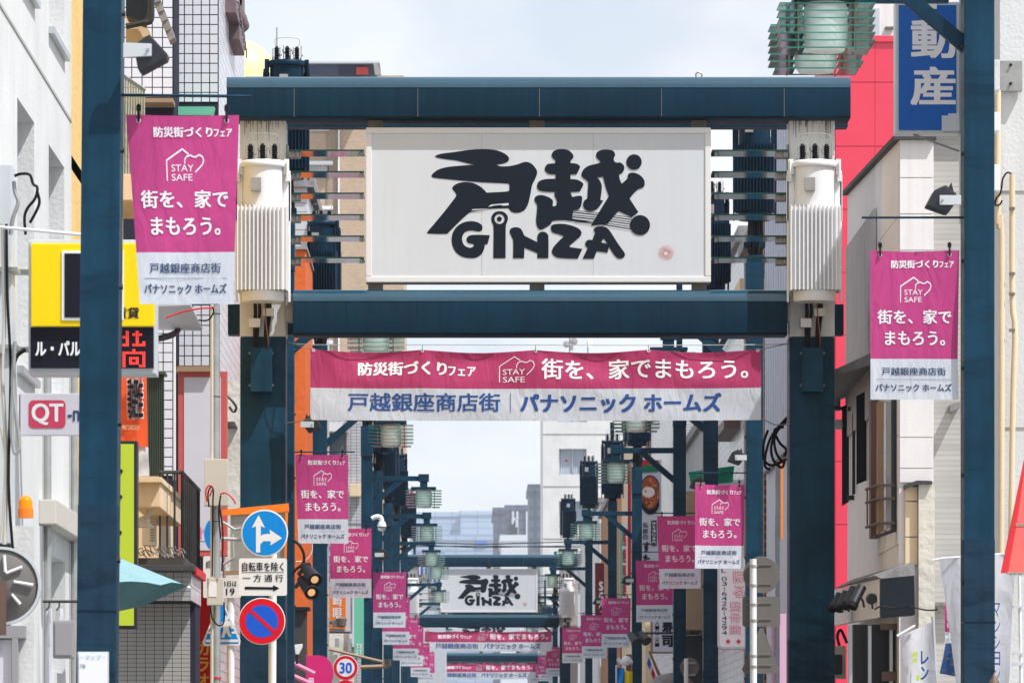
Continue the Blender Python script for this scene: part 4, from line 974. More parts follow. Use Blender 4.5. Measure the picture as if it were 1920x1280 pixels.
obj('shade', MB().lathe(P(262, 988, 58.4), [(0, .1), (.06, .1), (.16, 0), (.14, 0), (0, .05)], 16), M['beige_plastic'], lp, smooth=True)
obj('stem', MB().tube([P(264, 975, 58.5), P(276, 968, 58.5), P(281, 952, 58.5)], .035, 8), M['beige_plastic'], lp, smooth=True)
nb = thing('shop_banner', 'orange poster banner with tall outlined characters beside the green corrugated screen', 'banner', P(252, 855, 57))
def clothgrid(mb, quad, Y, nu=10, nv=14, amp=.02, k=0, mi=0, v0=0, v1=1):
    """cloth between four pixel corners (top-left, top-right, bottom-right, bottom-left)"""
    def f(u, v):
        v = v0 + (v1-v0)*v
        x = (quad[0][0]*(1-u)+quad[1][0]*u)*(1-v) + (quad[3][0]*(1-u)+quad[2][0]*u)*v
        y = (quad[0][1]*(1-u)+quad[1][1]*u)*(1-v) + (quad[3][1]*(1-u)+quad[2][1]*u)*v
        p = P(x, y, Y); p.y += amp*math.sin(u*6 + k + v*2) + amp*.6*math.sin(v*7 + u*3 + k); return p
    mb.grid(f, nu, nv, mi); return f
cg = MB(); qd = [(226, 699), (275, 701), (277, 838), (226, 832)]; clothgrid(cg, qd, 57); obj('cloth', cg, cloth_mat('orange_poster_cloth', RGB(240, 96, 52, .9), .2), nb, smooth=True)
T(nb, '歌紹佳', (238, 706, 270, 788), 57, M['white_print'], .07, off=.035); T(nb, '歌紹佳', (239, 708, 269, 786), 57, M['ink'], .02, off=.05)
T(nb, 'PRINT CARD SHOP', (229, 797, 262, 806), 57, M['cream'], off=.035)
cg = MB(); clothgrid(cg, [(226, 832), (278, 838), (280, 892), (228, 892)], 57.05); obj('cloth', cg, M['white_cloth'], nb, smooth=True)

# ------------------------------------------------------------------ LEFT: signs
ys_ = board('box_sign', 'yellow and black illuminated box sign behind the nearest left pole', 'sign', (53, 449, 291, 700), 40.0, .42, M['case_grey'], M['case_grey'], 4)
obj('yellow_panel', MB().pbox(58, 456, 290, 612, 39.94, .055), M['yellow'], ys_, bev=.012)
obj('dark_panel', MB().pbox(57, 614, 288, 690, 39.98, .03), M['dark_panel'], ys_)
obj('emblem_border', MB().pbox(116, 470, 232, 600, 39.93, .009), M['road_white'], ys_); obj('emblem', MB().pbox(121, 475, 227, 595, 39.925, .004), M['dark_panel'], ys_)
T(ys_, '賃貸', (216, 576, 261, 597), 39.94, M['ink'], .03)
T(ys_, 'ル・パル', (66, 639, 152, 667), 39.97, M['road_white'], .03)
led = MB(); bits = ["010010", "010010", "111010", "010011", "010010", "010010", "011110", "110011", "", "001000", "111111", "100001", "101101", "101101", "101101", "100001"]
bits2 = ["0100100", "0101110", "1100100", "0100100", "0100101", "1101111", "", "0001000", "1111111", "1000001", "1011101", "1010101", "1011101", "1000011"]
for j, row in enumerate(bits2):
    for i, ch in enumerate(row):
        if ch == '1':
            for q in ((0, 0), (3, 0), (0, 3), (3, 3)):
                a = P(231 + i*6.2 + q[0], 621 + j*4.9 + q[1]*.8, 39.975); led.cbox((a.x, 39.975, a.z), (.0085, .004, .0085))
obj('red_led_text', led, M['led'], ys_)
for yy in (505, 650):
    obj('arm', MB().pbox(20, yy, 55, yy + 10, 40.1, .05), M['galv'], ys_)
qs = board('flat_sign', 'pale sign with white QT letters on a red square, below the yellow box sign', 'sign', (38, 737, 150, 816), 41.0, .06, M['lavender'])
def rrect(x0, y0, x1, y1, r_, n=6):
    o = []
    for cx, cy, a0 in ((x1-r_, y0+r_, -90), (x1-r_, y1-r_, 0), (x0+r_, y1-r_, 90), (x0+r_, y0+r_, 180)):
        o += [(cx + r_*math.cos(math.radians(a0 + 90*k/n)), cy + r_*math.sin(math.radians(a0 + 90*k/n))) for k in range(n+1)]
    return o
rb_ = MB(); poly_fill(rb_, [rrect(54, 750, 123, 802, 9)], pxfn(41.0, .004)); obj('red_square', rb_, flat('raspberry_print', RGB(206, 66, 96, .95), .4), qs)
T(qs, 'QT', (59, 756, 119, 797), 41.0, M['white_print'], .03, off=.006); T(qs, '-n', (127, 769, 149, 789), 41.0, M['navy_print'], .02)
obj('bracket', MB().pbox(26, 739, 38, 814, 41.01, .05), M['grey_plastic'], qs)
ls = board('box_sign', 'tall lime green sign in a black frame, right of the nearest left pole', 'sign', (200, 826, 257, 1178), 50.0, .25, M['lime'], M['black_metal'], 6)
sp = MB()
for (x_, y_) in ((226, 883), (225, 931), (224, 998)): sp.lathe(P(x_, y_, 49.99), [(0, 0), (.022, 0), (.022, .008), (0, .008)], 10, axis='y')
obj('print_mark', sp, M['ink'], ls)
# pole box and cable bundle at the left edge
cbx = thing('utility_cabinet', 'grey equipment column with looping cables at the left edge', 'cabinet', P(10, 1000, 39))
obj('case', MB().pbox(-30, 308, 22, 1018, 39.2, .3), M['case_grey'], cbx, bev=.01)
for yy in (500, 645): obj('strap', MB().pbox(-20, yy, 32, yy + 9, 39.15, .3), M['galv'], cbx, bev=.004)
for k, pts in enumerate([[(5, 420), (8, 600), (4, 700), (12, 860), (8, 1020)], [(12, 420), (14, 560), (20, 700), (16, 900), (24, 1030)], [(28, 640), (24, 720), (30, 780), (36, 830), (28, 850), (22, 800), (26, 700)], [(2, 800), (10, 860), (6, 960), (2, 1010)],
                         [(48, 655), (30, 670), (22, 710), (20, 800)], [(27, 330), (40, 326), (56, 328), (62, 345), (70, 352), (66, 372), (52, 390), (46, 408), (48, 440)], [(26, 340), (28, 360), (34, 380), (24, 410), (20, 440)], [(70, 360), (74, 380), (66, 400), (56, 418)]]):
    obj('cable', MB().tube([P(a, b, 39.0 - .02*(k % 3)) for a, b in pts], .012 if k % 2 else .017, 6), M['black'] if k in (1, 4, 5, 7) else M['beige_plastic'] if k in (0, 3) else M['galv'], cbx, smooth=True)
tl = thing('awning_pole', 'thin white pole reaching across the left building above the yellow sign', 'pole', P(70, 435, 38.6))
obj('tube', MB().tube([P(-10, 425, 38.6), P(154, 440, 38.6)], .012, 8), M['road_white'], tl)
mr = thing('traffic_mirror', 'back of a round grey convex traffic mirror at the lower left edge', 'mirror', P(2, 1098, 38))
obj('dish', MB().lathe(P(4, 1098, 38), [(0, -.03), (.24, -.02), (.265, 0), (.265, .02), (0, .05)], 40, axis='y'), M['sign_back'], mr, smooth=True)
obj('rim', MB().lathe(P(4, 1098, 38), [(.262, -.03), (.282, -.03), (.282, .03), (.262, .03)], 40, axis='y'), M['case_grey'], mr, smooth=True)
for (a, b) in (((8, 1040), (10, 1072)), ((12, 1074), (42, 1062)), ((26, 1090), (62, 1096)), ((22, 1114), (38, 1132))):
    obj('rib', MB().tube([P(*a, 37.96), P(*b, 37.96)], .011, 8), M['road_white'], mr, smooth=True)  # ribs of the dish, their highlights put in as white colour
obj('bracket', MB().pbox(-2, 1088, 11, 1190, 37.9, .04), M['brown'], mr)
bc = thing('warning_beacon', 'orange dome warning beacon on the left shop front', 'beacon', P(48, 970, 39))
pb = P(48, 968, 39)
obj('dome', MB().lathe(pb, [(0, 0), (.055, 0), (.054, .06), (.052, .07), (.052, .11), (.04, .14), (.018, .153), (0, .155)], 20), M['amber'], bc, smooth=True)
obj('base', MB().lathe(pb, [(0, -.01), (.058, -.01), (.058, .055), (0, .055)], 20), M['orange_sheet'], bc, smooth=True)
sf = thing('shop_building', 'white plastered shop front below the orange beacon', 'building', P(60, 1280, 39.6))
obj('wall', MB().add([P(20, 985, 39.3), P(64, 985, 39.3), P(64, 1400, 39.3), P(20, 1400, 39.3), P(20, 985, 41), P(80, 985, 41), P(80, 1400, 41), P(20, 1400, 41)], [(0, 3, 2, 1), (4, 5, 6, 7), (1, 2, 6, 5), (0, 1, 5, 4)]), M['wall_white'], sf)
obj('grey_band', MB().pbox(-10, 1172, 48, 1196, 39.2, .1), M['grey_plastic'], sf, bev=.005)
obj('door', MB().pbox(-10, 1198, 22, 1400, 39.25, .05), M['lavender'], sf, bev=.005)
obj('door_post', MB().pbox(22, 1196, 34, 1400, 39.2, .09), M['grey_plastic'], sf, bev=.005)
gm = thing('cabinet', 'small grey meter cabinet beside hanging white clothes', 'cabinet', P(118, 1232, 38))
obj('case', MB().pbox(99, 1162, 137, 1233, 38, .2), M['grey_plastic'], gm, bev=.01); obj('door', MB().pbox(103, 1166, 134, 1228, 37.99, .01), M['grey_plastic'], gm, bev=.004)
for k, (x0, x1) in enumerate(((84, 99), (101, 120))):
    c_ = thing('hanging_shirt', ['white shirt with dark marks hanging left of the meter cabinet', 'white shirt hanging just above the meter cabinet'][k], 'shirt', P((x0+x1)/2, 1140, 40 + k*.3), 'white clothes hung by the shop')
    cg = MB(); clothgrid(cg, [(x0 + 3, 1142), (x1 - 2, 1140), (x1 + 2, 1280 - k*60), (x0, 1290 - k*60)], 40 + k*.3, 6, 10, .03, k); obj('cloth', cg, M['white_cloth'], c_, smooth=True)
    obj('hanger', MB().tube([P((x0+x1)/2 - 5, 1144, 39.95 + k*.3), P((x0+x1)/2, 1138, 39.95 + k*.3), P((x0+x1)/2 + 1, 1130, 40 + k*.3)], .006, 5), M['black'], c_)
hr = thing('hanging_rail', 'thin dark rail the white clothes hang from', 'rail', P(110, 1128, 40.1)); obj('bar', MB().tube([P(80, 1127, 40.1), P(146, 1127, 40.1)], .012, 6), M['black_metal'], hr)
# parasol
pa = thing('parasol', 'drooping pale teal parasol poking out behind the nearest left pole', 'parasol', P(190, 1400, 45))
pk = P(200, 1036, 45); up_, lo_ = MB(), MB(); rim = []
NR = 32
for k in range(NR):
    a = 2*math.pi*(k)/NR; sc = .90 + .10*abs(math.cos(a*4)); rim.append(Vector((pk.x + sc*(.68 if math.cos(a) > 0 else .24)*math.cos(a), 45 + .5*sc*math.sin(a), PZ(1099, 45) + .03*abs(math.sin(a*4)))))
for k in range(NR):
    a, b = rim[k], rim[(k+1) % NR]; m1 = (a+b)/2; m1.z += .0
    up_.add([pk, a, m1, b], [(0, 1, 2), (0, 2, 3)])
    c_ = Vector((pk.x - .0, 45, PZ(1150, 45))); lo_.add([a, m1, b, (a*.45+c_*.55) + Vector((0, 0, -.04)), (b*.45+c_*.55) + Vector((0, 0, -.04)), c_], [(0, 1, 3), (1, 4, 3), (1, 2, 4), (3, 4, 5)])
obj('canopy', up_, M['teal'], pa, smooth=True); obj('underside', lo_, cloth_mat('dark_teal_canvas', RGB(100, 146, 150, .75), .1), pa); obj('pole', MB().tube([P(186, 1036, 45), P(186, 1700, 45)], .02, 8), M['alu'], pa)  # the underside's shade is put into its darker canvas colour
obj('finial', MB().lathe(rim[0] + Vector((.02, 0, -.01)), [(0, -.01), (.02, 0), (0, .02)], 8), M['road_white'], pa)
# poster at the foot of the nearest left pole
po = board('poster', 'small framed notice fixed to the foot of the nearest left pole', 'poster', (145, 1221, 204, 1300), 34.70, .02, M['road_white'], M['case_grey'], 3)
T(po, '・マップ・', (152, 1227, 196, 1236), 34.70, flat('teal_print', RGB(90, 170, 190), .5)); T(po, '戸越', (150, 1244, 160, 1252), 34.70, M['navy_print'])

# ------------------------------------------------------------------ road signs by the near gate's left post
def disc(mb, cx, cy, r, Y, off, mi=0, r2=None): poly_fill(mb, [circle(cx, cy, r, 40, r2)], pxfn(Y, off), mi)
up = thing('utility_pole', 'slim galvanised pole with a beige box on it, left of the road signs', 'pole', (PX(403.5, 59), 59, 0))
obj('pole', MB().tube([(PX(405.5, 59), 59, 0), (PX(404, 59), 59, PZ(900, 59)), (PX(403.5, 59), 59, PZ(572, 59))], .052, 16), M['galv'], up, smooth=True)
obj('conduit', MB().tube([(PX(397, 58.9), 58.93, 0), (PX(397, 58.9), 58.93, PZ(572, 59))], .018, 8), M['beige_plastic'], up, smooth=True)
for yy in (589, 744, 978): obj('band', MB().lathe((PX(404, 59), 59, PZ(yy, 59)), [(.05, 0), (.056, 0), (.056, .008), (.05, .008)], 16), M['black'], up)
obj('red_band', MB().lathe((PX(405, 59), 59, PZ(1272, 59)), [(.05, 0), (.06, 0), (.06, .02), (.05, .02)], 16), M['red'], up)
sb = obj('box', MB().pbox(383, 860, 428, 948, 58.8, .14), M['beige_plastic'], up, bev=.01)
sb = obj('box', MB().pbox(388, 1083, 419, 1134, 58.7, .18), M['beige_plastic'], up, bev=.01); obj('label_plate', MB().pbox(391, 1090, 406, 1118, 58.695, .004), M['road_white'], sb)
for pts, m_ in (([(392, 950), (390, 925), (396, 912), (400, 920), (399, 950), (398, 1080)], 'black'), ([(388, 940), (386, 920), (392, 910), (399, 914), (393, 930)], 'red'), ([(414, 1010), (410, 960), (414, 928), (412, 950), (418, 1000), (416, 1070)], 'black'), ([(412, 926), (424, 924), (436, 934), (442, 944)], 'red'), ([(394, 1134), (398, 1158), (410, 1172), (420, 1164), (420, 1128)], 'black'), ([(310, 596), (345, 584), (378, 578), (398, 578)], 'red'), ([(372, 600), (390, 600), (400, 586), (398, 575)], 'black')):
    obj('wire', MB().tube([P(a, b, 58.66) for a, b in pts], .010, 6), M[m_], up, smooth=True)
ss = thing('steel_signboard', 'back of a grey steel board with orange edging behind the blue arrow sign', 'sign', P(480, 1076, 60.9))
obj('sheet', MB().ppoly([(432, 962), (536, 955), (534, 1072), (432, 1076)], 60.9, .02), M['galv'], ss)
obj('edging', MB().ppoly([(417, 955), (541, 943), (542, 959), (417, 966)], 60.86, .05), M['orange_sheet'], ss); obj('edging', MB().ppoly([(535, 958), (540, 958), (537, 1050), (533, 1050)], 60.86, .03), M['orange_sheet'], ss)
obj('edging', MB().ppoly([(420, 1070), (460, 1068), (460, 1076), (420, 1078)], 60.86, .03), M['tan'], ss)
rs = thing('road_sign', 'blue round arrow sign above a white plate and a no parking sign on one post', 'road sign', (PX(500, 60.2), 60.2, 0))
obj('post', MB().tube([(PX(508, 60.2), 60.2, 0), (PX(512, 60.2), 60.2, PZ(1000, 60.2))], .046, 14), M['road_white'], rs, smooth=True)
Yr = 60.0
def rdisc(par, cx, cy, r, Y, m_, name='sign_disc', r2=None):
    x, z = PX(cx, Y), PZ(cy, Y); R_ = r*Y/F
    d = MB().lathe((x, Y, z), [(0, 0), (R_*.985, 0), (R_, .004), (R_, .014), (0, .016)], 48, axis='y'); return obj(name, d, m_, par)
d1 = rdisc(rs, 496, 999, 44, Yr, M['road_white'])
q = MB(); disc(q, 496, 999, 41.5, Yr, .002); obj('blue_field', q, M['road_blue'], d1)
q = MB(); f_ = pxfn(Yr, .004)
poly_fill(q, [[(480, 1035), (480, 986), (472, 989), (485, 965), (497, 989), (489, 986), (489, 1004), (494, 1001), (507, 1000), (505, 992), (529, 1008), (507, 1022), (508, 1014), (494, 1014), (488, 1020), (488, 1035)]], f_); obj('arrow', q, M['road_white'], d1)
pl_ = obj('plate', MB().prism([(PX(a, Yr), PZ(b, Yr)) for a, b in rrect(448, 1046, 538, 1116, 4)], Yr, Yr + .012), M['road_white'], rs)
T(pl_, '自転車を除く', (454, 1053, 532, 1070), Yr, M['ink'], .012); T(pl_, '一 方 通 行', (455, 1076, 531, 1090), Yr, M['ink'], .012)
q = MB(); stroke(q, [(454, 1072), (490, 1072), (532, 1072)], 1, f_); poly_fill(q, [[(459, 1099), (512, 1100), (512, 1096), (524, 1102), (512, 1108), (512, 1104.5), (459, 1104)]], f_); obj('arrow', q, M['ink'], pl_)
d2 = rdisc(rs, 491, 1164, 44, Yr, M['road_white'])
q = MB(); disc(q, 491, 1164, 42.5, Yr, .002); obj('red_ring', q, M['road_red'], d2)
q = MB(); disc(q, 491, 1164, 30.5, Yr, .004); obj('blue_field', q, M['road_blue2'], d2)
q = MB(); poly_fill(q, [[(466, 1145), (470, 1140), (517, 1182), (512, 1187)]], pxfn(Yr, .006)); obj('bar', q, M['road_red'], d2)
obj('arm', MB().tube([P(414, 1009, 60.1), P(452, 1011, 60.1)], .022, 8), M['alu'], rs, smooth=True)
for (a, b) in (((418, 978), (440, 992)), ((440, 992), (452, 990)), ((418, 1058), (438, 1045)), ((438, 1045), (436, 1000))): obj('arm', MB().tube([P(*a, 60.3), P(*b, 60.3)], .014, 8), M['alu'], rs, smooth=True)
cr_ = thing('road_sign', 'blue pedestrian crossing triangle with small white plates, behind the slim galvanised pole', 'road sign', (PX(432, 61.5), 61.5, 0))
Yq = 61.4
obj('post', MB().tube([(PX(432, Yq), Yq + .06, 0), (PX(432, Yq), Yq + .06, PZ(1085, Yq))], .045, 14), M['road_white'], cr_, smooth=True)
tri = [(415, 1126), (420, 1130), (451, 1200), (450, 1209), (384, 1210), (380, 1203), (409, 1131)]
t1 = obj('triangle_plate', MB().ppoly(tri, Yq, .012), M['road_white'], cr_)
q = MB(); f_ = pxfn(Yq, .004); poly_fill(q, [[(415, 1130), (418, 1133), (448, 1201), (447, 1206), (386, 1207), (383, 1202), (411, 1134)]], pxfn(Yq, .002)); obj('blue_field', q, M['road_blue'], t1)
q = MB(); poly_fill(q, [circle(424, 1158, 5, 16)], f_); poly_fill(q, [[(419, 1163), (430, 1163), (438, 1176), (435, 1179), (429, 1172), (430, 1182), (434, 1192), (430, 1194), (424, 1184), (420, 1195), (415, 1194), (419, 1180), (418, 1172), (412, 1180), (409, 1177)]], f_)
for a in ((387, 1183, 398, 1187), (434, 1183, 445, 1187), (385, 1198, 447, 1203)): poly_fill(q, [[(a[0], a[1]), (a[2], a[1]), (a[2], a[3]), (a[0], a[3])]], f_)
obj('pedestrian_print', q, M['road_white'], t1)
p2_ = obj('plate', MB().ppoly(rrect(413, 1083, 452, 1120, 3), Yq, .012), M['road_white'], cr_); T(p2_, '休日は', (415, 1088, 444, 1099), Yq, M['ink'], .01); T(p2_, '19', (424, 1102, 440, 1115), Yq, M['ink'], .01)
p3_ = obj('plate', MB().ppoly(rrect(381, 1042, 404, 1120, 3), Yq + .1, .012), M['road_white'], cr_); T(p3_, '自', (387, 1050, 399, 1064), Yq + .1, M['ink'], .01)
q = MB(); disc(q, 398, 1002, 15, Yq + .1, 0, r2=29); q2 = MB().prism([(PX(a, Yq+.1), PZ(b, Yq+.1)) for a, b in circle(398, 1002, 15, 30, 29)], Yq + .1, Yq + .12); obj('blue_disc', q2, M['road_blue'], cr_)
# red nobori
no = thing('shop_flag', 'tall red flag with gold characters behind the pedestrian crossing sign', 'flag', (PX(380, 64), 64, 0))
cg = MB(); clothgrid(cg, [(372, 1064), (402, 1064), (404, 1330), (362, 1330)], 64, 8, 20, .03, 1); obj('cloth', cg, cloth_mat('red_flag_cloth', RGB(214, 24, 34, .9), .3), no, smooth=True)
T(no, 'カラオ', (371, 1200, 392, 1290), 64, M['gold'], .03, vertical=True, off=.06)
no2 = thing('flag_pole', 'thin pinkish pole leaning in front of the red flag', 'pole', (PX(366, 63.6), 63.6, 0)); obj('tube', MB().tube([P(374, 1135, 63.6), P(358, 1500, 63.6)], .012, 6), M['pink_sheet'], no2)
# ------------------------------------------------------------------ RIGHT: panelled old house (street side in shade, front in sun)
XF = PX(1686, 60)
Fh = thing('house', 'old two-storey shop house with weathered pinkish panels and dark shutters, right of the near gate', 'house', (XF + 1, 64, 0))
zf = PZ(264, 60)
Ze = PZ(362, 68)
bw = MB(); bw.add([(XF, 60, 0), (PX(1748, 60), 60, 0), (PX(1748, 60), 68.2, 0), (XF, 68.2, 0), (XF, 60, zf), (PX(1748, 60), 60, zf), (PX(1748, 60), 68.2, Ze), (XF, 68.2, Ze)], [(0, 3, 2, 1), (4, 5, 6, 7), (0, 1, 5, 4), (1, 2, 6, 5), (2, 3, 7, 6), (3, 0, 4, 7)])
obj('wall', bw, M['panel_pink'], Fh)
rs_ = [262, 334, 402, 470, 540, 618, 692, 820, 878, 905]
pm = []
for i, (a, b) in enumerate(zip(rs_[:-1], rs_[1:])):
    obj('front_panel', MB().box((PX(1687, 60), 59.975, PZ(b, 60) + .006), (PX(1750, 60), 59.999, PZ(a, 60) - .004)), M['panel_pink'], Fh, bev=.003)
for k, (ya, yb) in enumerate(((60.02, 61.9), (61.93, 63.1))):
    zz = 0
    for j in range(9):
        z0 = 4.2 + j*.62; z1 = min(z0 + .61, 8.55 - k*.12)
        if z1 > z0 + .1: obj('side_panel', MB().box((XF - .012, ya, z0), (XF - .001, yb, z1)), M['panel_pink'], Fh, bev=.002)
cg = corr('y', 63.1, 68.0, PZ(792, 65), 8.35, XF - .02, 22, -.025); obj('corrugated_side', cg, M['corr_grey'], Fh)
obj('roof_edge', MB().add([(XF - .07, 59.9, zf), (PX(1754, 60), 59.9, zf), (PX(1754, 60), 68.3, Ze), (XF - .07, 68.3, Ze), (XF - .07, 59.9, zf + .05), (PX(1754, 60), 59.9, zf + .05), (PX(1754, 60), 68.3, Ze + .05), (XF - .07, 68.3, Ze + .05)], [(0, 3, 2, 1), (4, 5, 6, 7), (0, 1, 5, 4), (1, 2, 6, 5), (2, 3, 7, 6), (3, 0, 4, 7)]), M['roof_dark'], Fh)
ea = MB(); zc = PZ(742, 66); ea.add([(XF - .55, 63.2, zc + .1), (XF, 63.2, zc + .35), (XF, 68.2, zc + .3), (XF - .45, 68.2, zc + .02), (XF - .55, 63.2, zc + .02), (XF, 63.2, zc + .2), (XF, 68.2, zc + .15), (XF - .45, 68.2, zc - .08)], [(0, 3, 2, 1), (4, 5, 6, 7), (0, 1, 5, 4), (1, 2, 6, 5), (2, 3, 7, 6), (3, 0, 4, 7)][::1])
obj('eave', ea, M['roof_grey'], Fh)
def sidebox(name, px0, px1, y0, y1, Y, m_, out=.2, dep=None, par=Fh, **k):
    """piece on the street side of the house: front face at depth Y between two pixel columns"""
    return obj(name, MB().pbox(px0, y0, px1, y1, Y, dep or out), M[m_], par, bev=.006, **k)
obj('shutter_panel', MB().ppoly([(1579, 762), (1592, 756), (1592, 940), (1579, 948)], 67.7, .06), M['navy_slat'], Fh)
obj('shutter_panel', MB().ppoly([(1606, 742), (1625, 732), (1625, 900), (1606, 908)], 64.75, .06), M['navy_slat'], Fh)
obj('shutter_track', MB().ppoly([(1598, 775), (1604, 775), (1604, 925), (1598, 928)], 66.6, .05), M['black_metal'], Fh)
obj('shutter_hinge', MB().pbox(1590, 762, 1606, 770, 67, .05), M['black_metal'], Fh); obj('shutter_hinge', MB().pbox(1590, 928, 1606, 937, 67, .05), M['black_metal'], Fh)
obj('window_frame', MB().ppoly([(1633, 750), (1647, 750), (1647, 1008), (1633, 1008)], 62.6, .3), M['brown'], Fh)
obj('window_screen', MB().ppoly([(1647, 752), (1661, 752), (1661, 992), (1647, 1000)], 61.7, .3), M['tan'], Fh)
obj('window_pane', MB().ppoly([(1661, 752), (1672, 752), (1672, 985), (1661, 992)], 60.85, .3), M['window_pale'], Fh)
obj('window_frame', MB().ppoly([(1672, 748), (1680, 748), (1680, 996), (1640, 1010), (1640, 1004), (1672, 992)], 60.2, .12), M['black_metal'], Fh)
for zz in (909, 934, 980):
    obj('guard_rail', MB().tube([P(1624, zz + 8, 62.6), P(1648, zz, 61.5), P(1676, zz, 60.1)], .018, 6), M['brown'], Fh)
for xx in (1626, 1634, 1642): obj('guard_bar', MB().tube([P(xx, 918, 62.5), P(xx, 984, 62.5)], .01, 5), M['brown'], Fh)
obj('elbow_pipe', MB().tube([P(1569, 770, 67.8), P(1569, 730, 67.8), P(1575, 716, 67.8), P(1594, 712, 67.8)], .05, 10), M['galv'], Fh, smooth=True)
obj('lamp_arm', MB().pbox(1563, 762, 1580, 768, 67.7, .06), M['black_metal'], Fh)
obj('gutter_board', MB().pbox(1563, 786, 1580, 804, 67.7, .1), M['case_grey'], Fh)
# lower front: stucco pier, cream panels, flashing
obj('stucco_pier', MB().box((PX(1722, 59.9), 59.86, 0), (PX(1752, 59.9), 60.0, PZ(908, 59.9))), M['stucco'], Fh)
obj('flashing', MB().ppoly([(1697, 908), (1720, 900), (1748, 901), (1748, 907), (1722, 907), (1697, 916)], 59.8, .2), M['roof_dark'], Fh)
for j, (a, b) in enumerate(((912, 938), (940, 1005), (1007, 1058))):
    obj('cream_panel', MB().box((PX(1698, 59.9), 59.93, PZ(b, 59.9)), (PX(1721, 59.9), 59.99, PZ(a, 59.9))), M['stucco' if j > 5 else 'cream'], Fh, bev=.003)
# dark canopy box with row of spotlights
obj('canopy_front', MB().ppoly([(1652, 1083), (1714, 1078), (1716, 1152), (1652, 1156)], 59.0, .5), M['navy_slat'], Fh, bev=.01)
obj('canopy_side', MB().add([P(1652, 1083, 59.02), P(1562, 1106, 66), P(1562, 1172, 66), P(1652, 1156, 59.02), P(1660, 1083, 59.4), P(1575, 1106, 66.2), P(1575, 1172, 66.2), P(1660, 1156, 59.4)], [(0, 1, 2, 3), (4, 7, 6, 5), (0, 4, 5, 1), (3, 2, 6, 7)]), M['panel_pink'], Fh)
obj('canopy_roof', MB().add([P(1640, 1078, 59), P(1714, 1052, 59), P(1716, 1078, 59), P(1652, 1084, 59), P(1560, 1104, 66), P(1600, 1085, 66)], [(0, 3, 2, 1), (0, 1, 5, 4), (0, 4, 3)]), M['roof_grey'], Fh)
obj('door', MB().pbox(1600, 1170, 1712, 1420, 60.5, .2), M['dark'], Fh)
for xx in (1592, 1628, 1668, 1690): obj('door_frame', MB().pbox(xx, 1172, xx + 6, 1420, 60.3, .1), M['brown'] if xx % 4 else M['alu'], Fh)
obj('door_frame', MB().pbox(1654, 1258, 1700, 1276, 60.28, .1), M['brown'], Fh); obj('door_frame', MB().pbox(1652, 1168, 1714, 1180, 60.26, .2), M['brown'], Fh)
mt = thing('meter_box', 'cream meter board with a dark meter beside the dark shop doors', 'meter', P(1572, 1275, 66)); obj('back', MB().pbox(1562, 1210, 1586, 1272, 66, .1), M['beige_plastic'], mt, bev=.01); obj('dial', MB().pbox(1564, 1226, 1580, 1264, 65.8, .2), M['black_metal'], mt, bev=.03)
obj('cable', MB().tube([P(1574, 1210, 65.9), P(1570, 1192, 65.9), P(1576, 1180, 65.9), P(1584, 1195, 65.9), P(1588, 1205, 65.9)], .02, 6), M['black'], mt, smooth=True)
for k, (x_, y_) in enumerate(((1568, 1130), (1580, 1128), (1594, 1122), (1608, 1120))):
    sc_ = 1 + .1*k; s_ = thing('spotlight', '%s of four black tube spotlights on the old shop canopy' % ['farthest, leftmost', 'second from left', 'third from left', 'nearest, rightmost'][k], 'spotlight', P(x_, y_, 62 - k*.7), 'spotlights along the old shop canopy')
    Yk = 62 - k*.7
    obj('barrel', MB().tube([P(x_ + 6*sc_, y_ - 16*sc_, Yk), P(x_ - 6*sc_, y_ + 8*sc_, Yk - .1)], .045*sc_, 12), M['black_metal'], s_, smooth=True)
    obj('hood', MB().tube([P(x_ - 6*sc_, y_ + 8*sc_, Yk - .1), P(x_ - 9*sc_, y_ + 14*sc_, Yk - .12)], .05*sc_, 12), M['black'], s_, smooth=True); obj('stem', MB().tube([P(x_ + 4, y_ - 4, Yk), P(x_ + 10, y_ + 6, Yk + .1), P(x_ + 12, y_ + 18, Yk + .1)], .014, 6), M['black_metal'], s_)
sp_ = thing('spotlight', 'round black spotlight right of the tube spotlights on the old canopy', 'spotlight', P(1632, 1120, 59.6)); obj('head', MB().lathe(P(1634, 1122, 59.6), [(0, -.06), (.05, -.06), (.065, 0), (.03, .06), (0, .07)], 16, axis='y'), M['black_metal'], sp_, smooth=True); obj('stem', MB().tube([P(1634, 1124, 59.6), P(1636, 1140, 59.7)], .012, 6), M['black_metal'], sp_)
wr = thing('string_cable', 'thin black cable with small bulbs strung from the old canopy to a pole', 'cable', P(1700, 1140, 58.9)); obj('wire', MB().tube([P(x, y, 58.85) for x, y in ((1640, 1142), (1652, 1136), (1675, 1139), (1702, 1135), (1730, 1142), (1752, 1143), (1762, 1138))], .010, 6), M['black'], wr, smooth=True)
obj('clip', MB().pbox(1701, 1132, 1705, 1138, 58.83, .03), M['black'], wr); obj('clip', MB().pbox(1758, 1136, 1763, 1148, 58.83, .03), M['brown_metal'], wr)

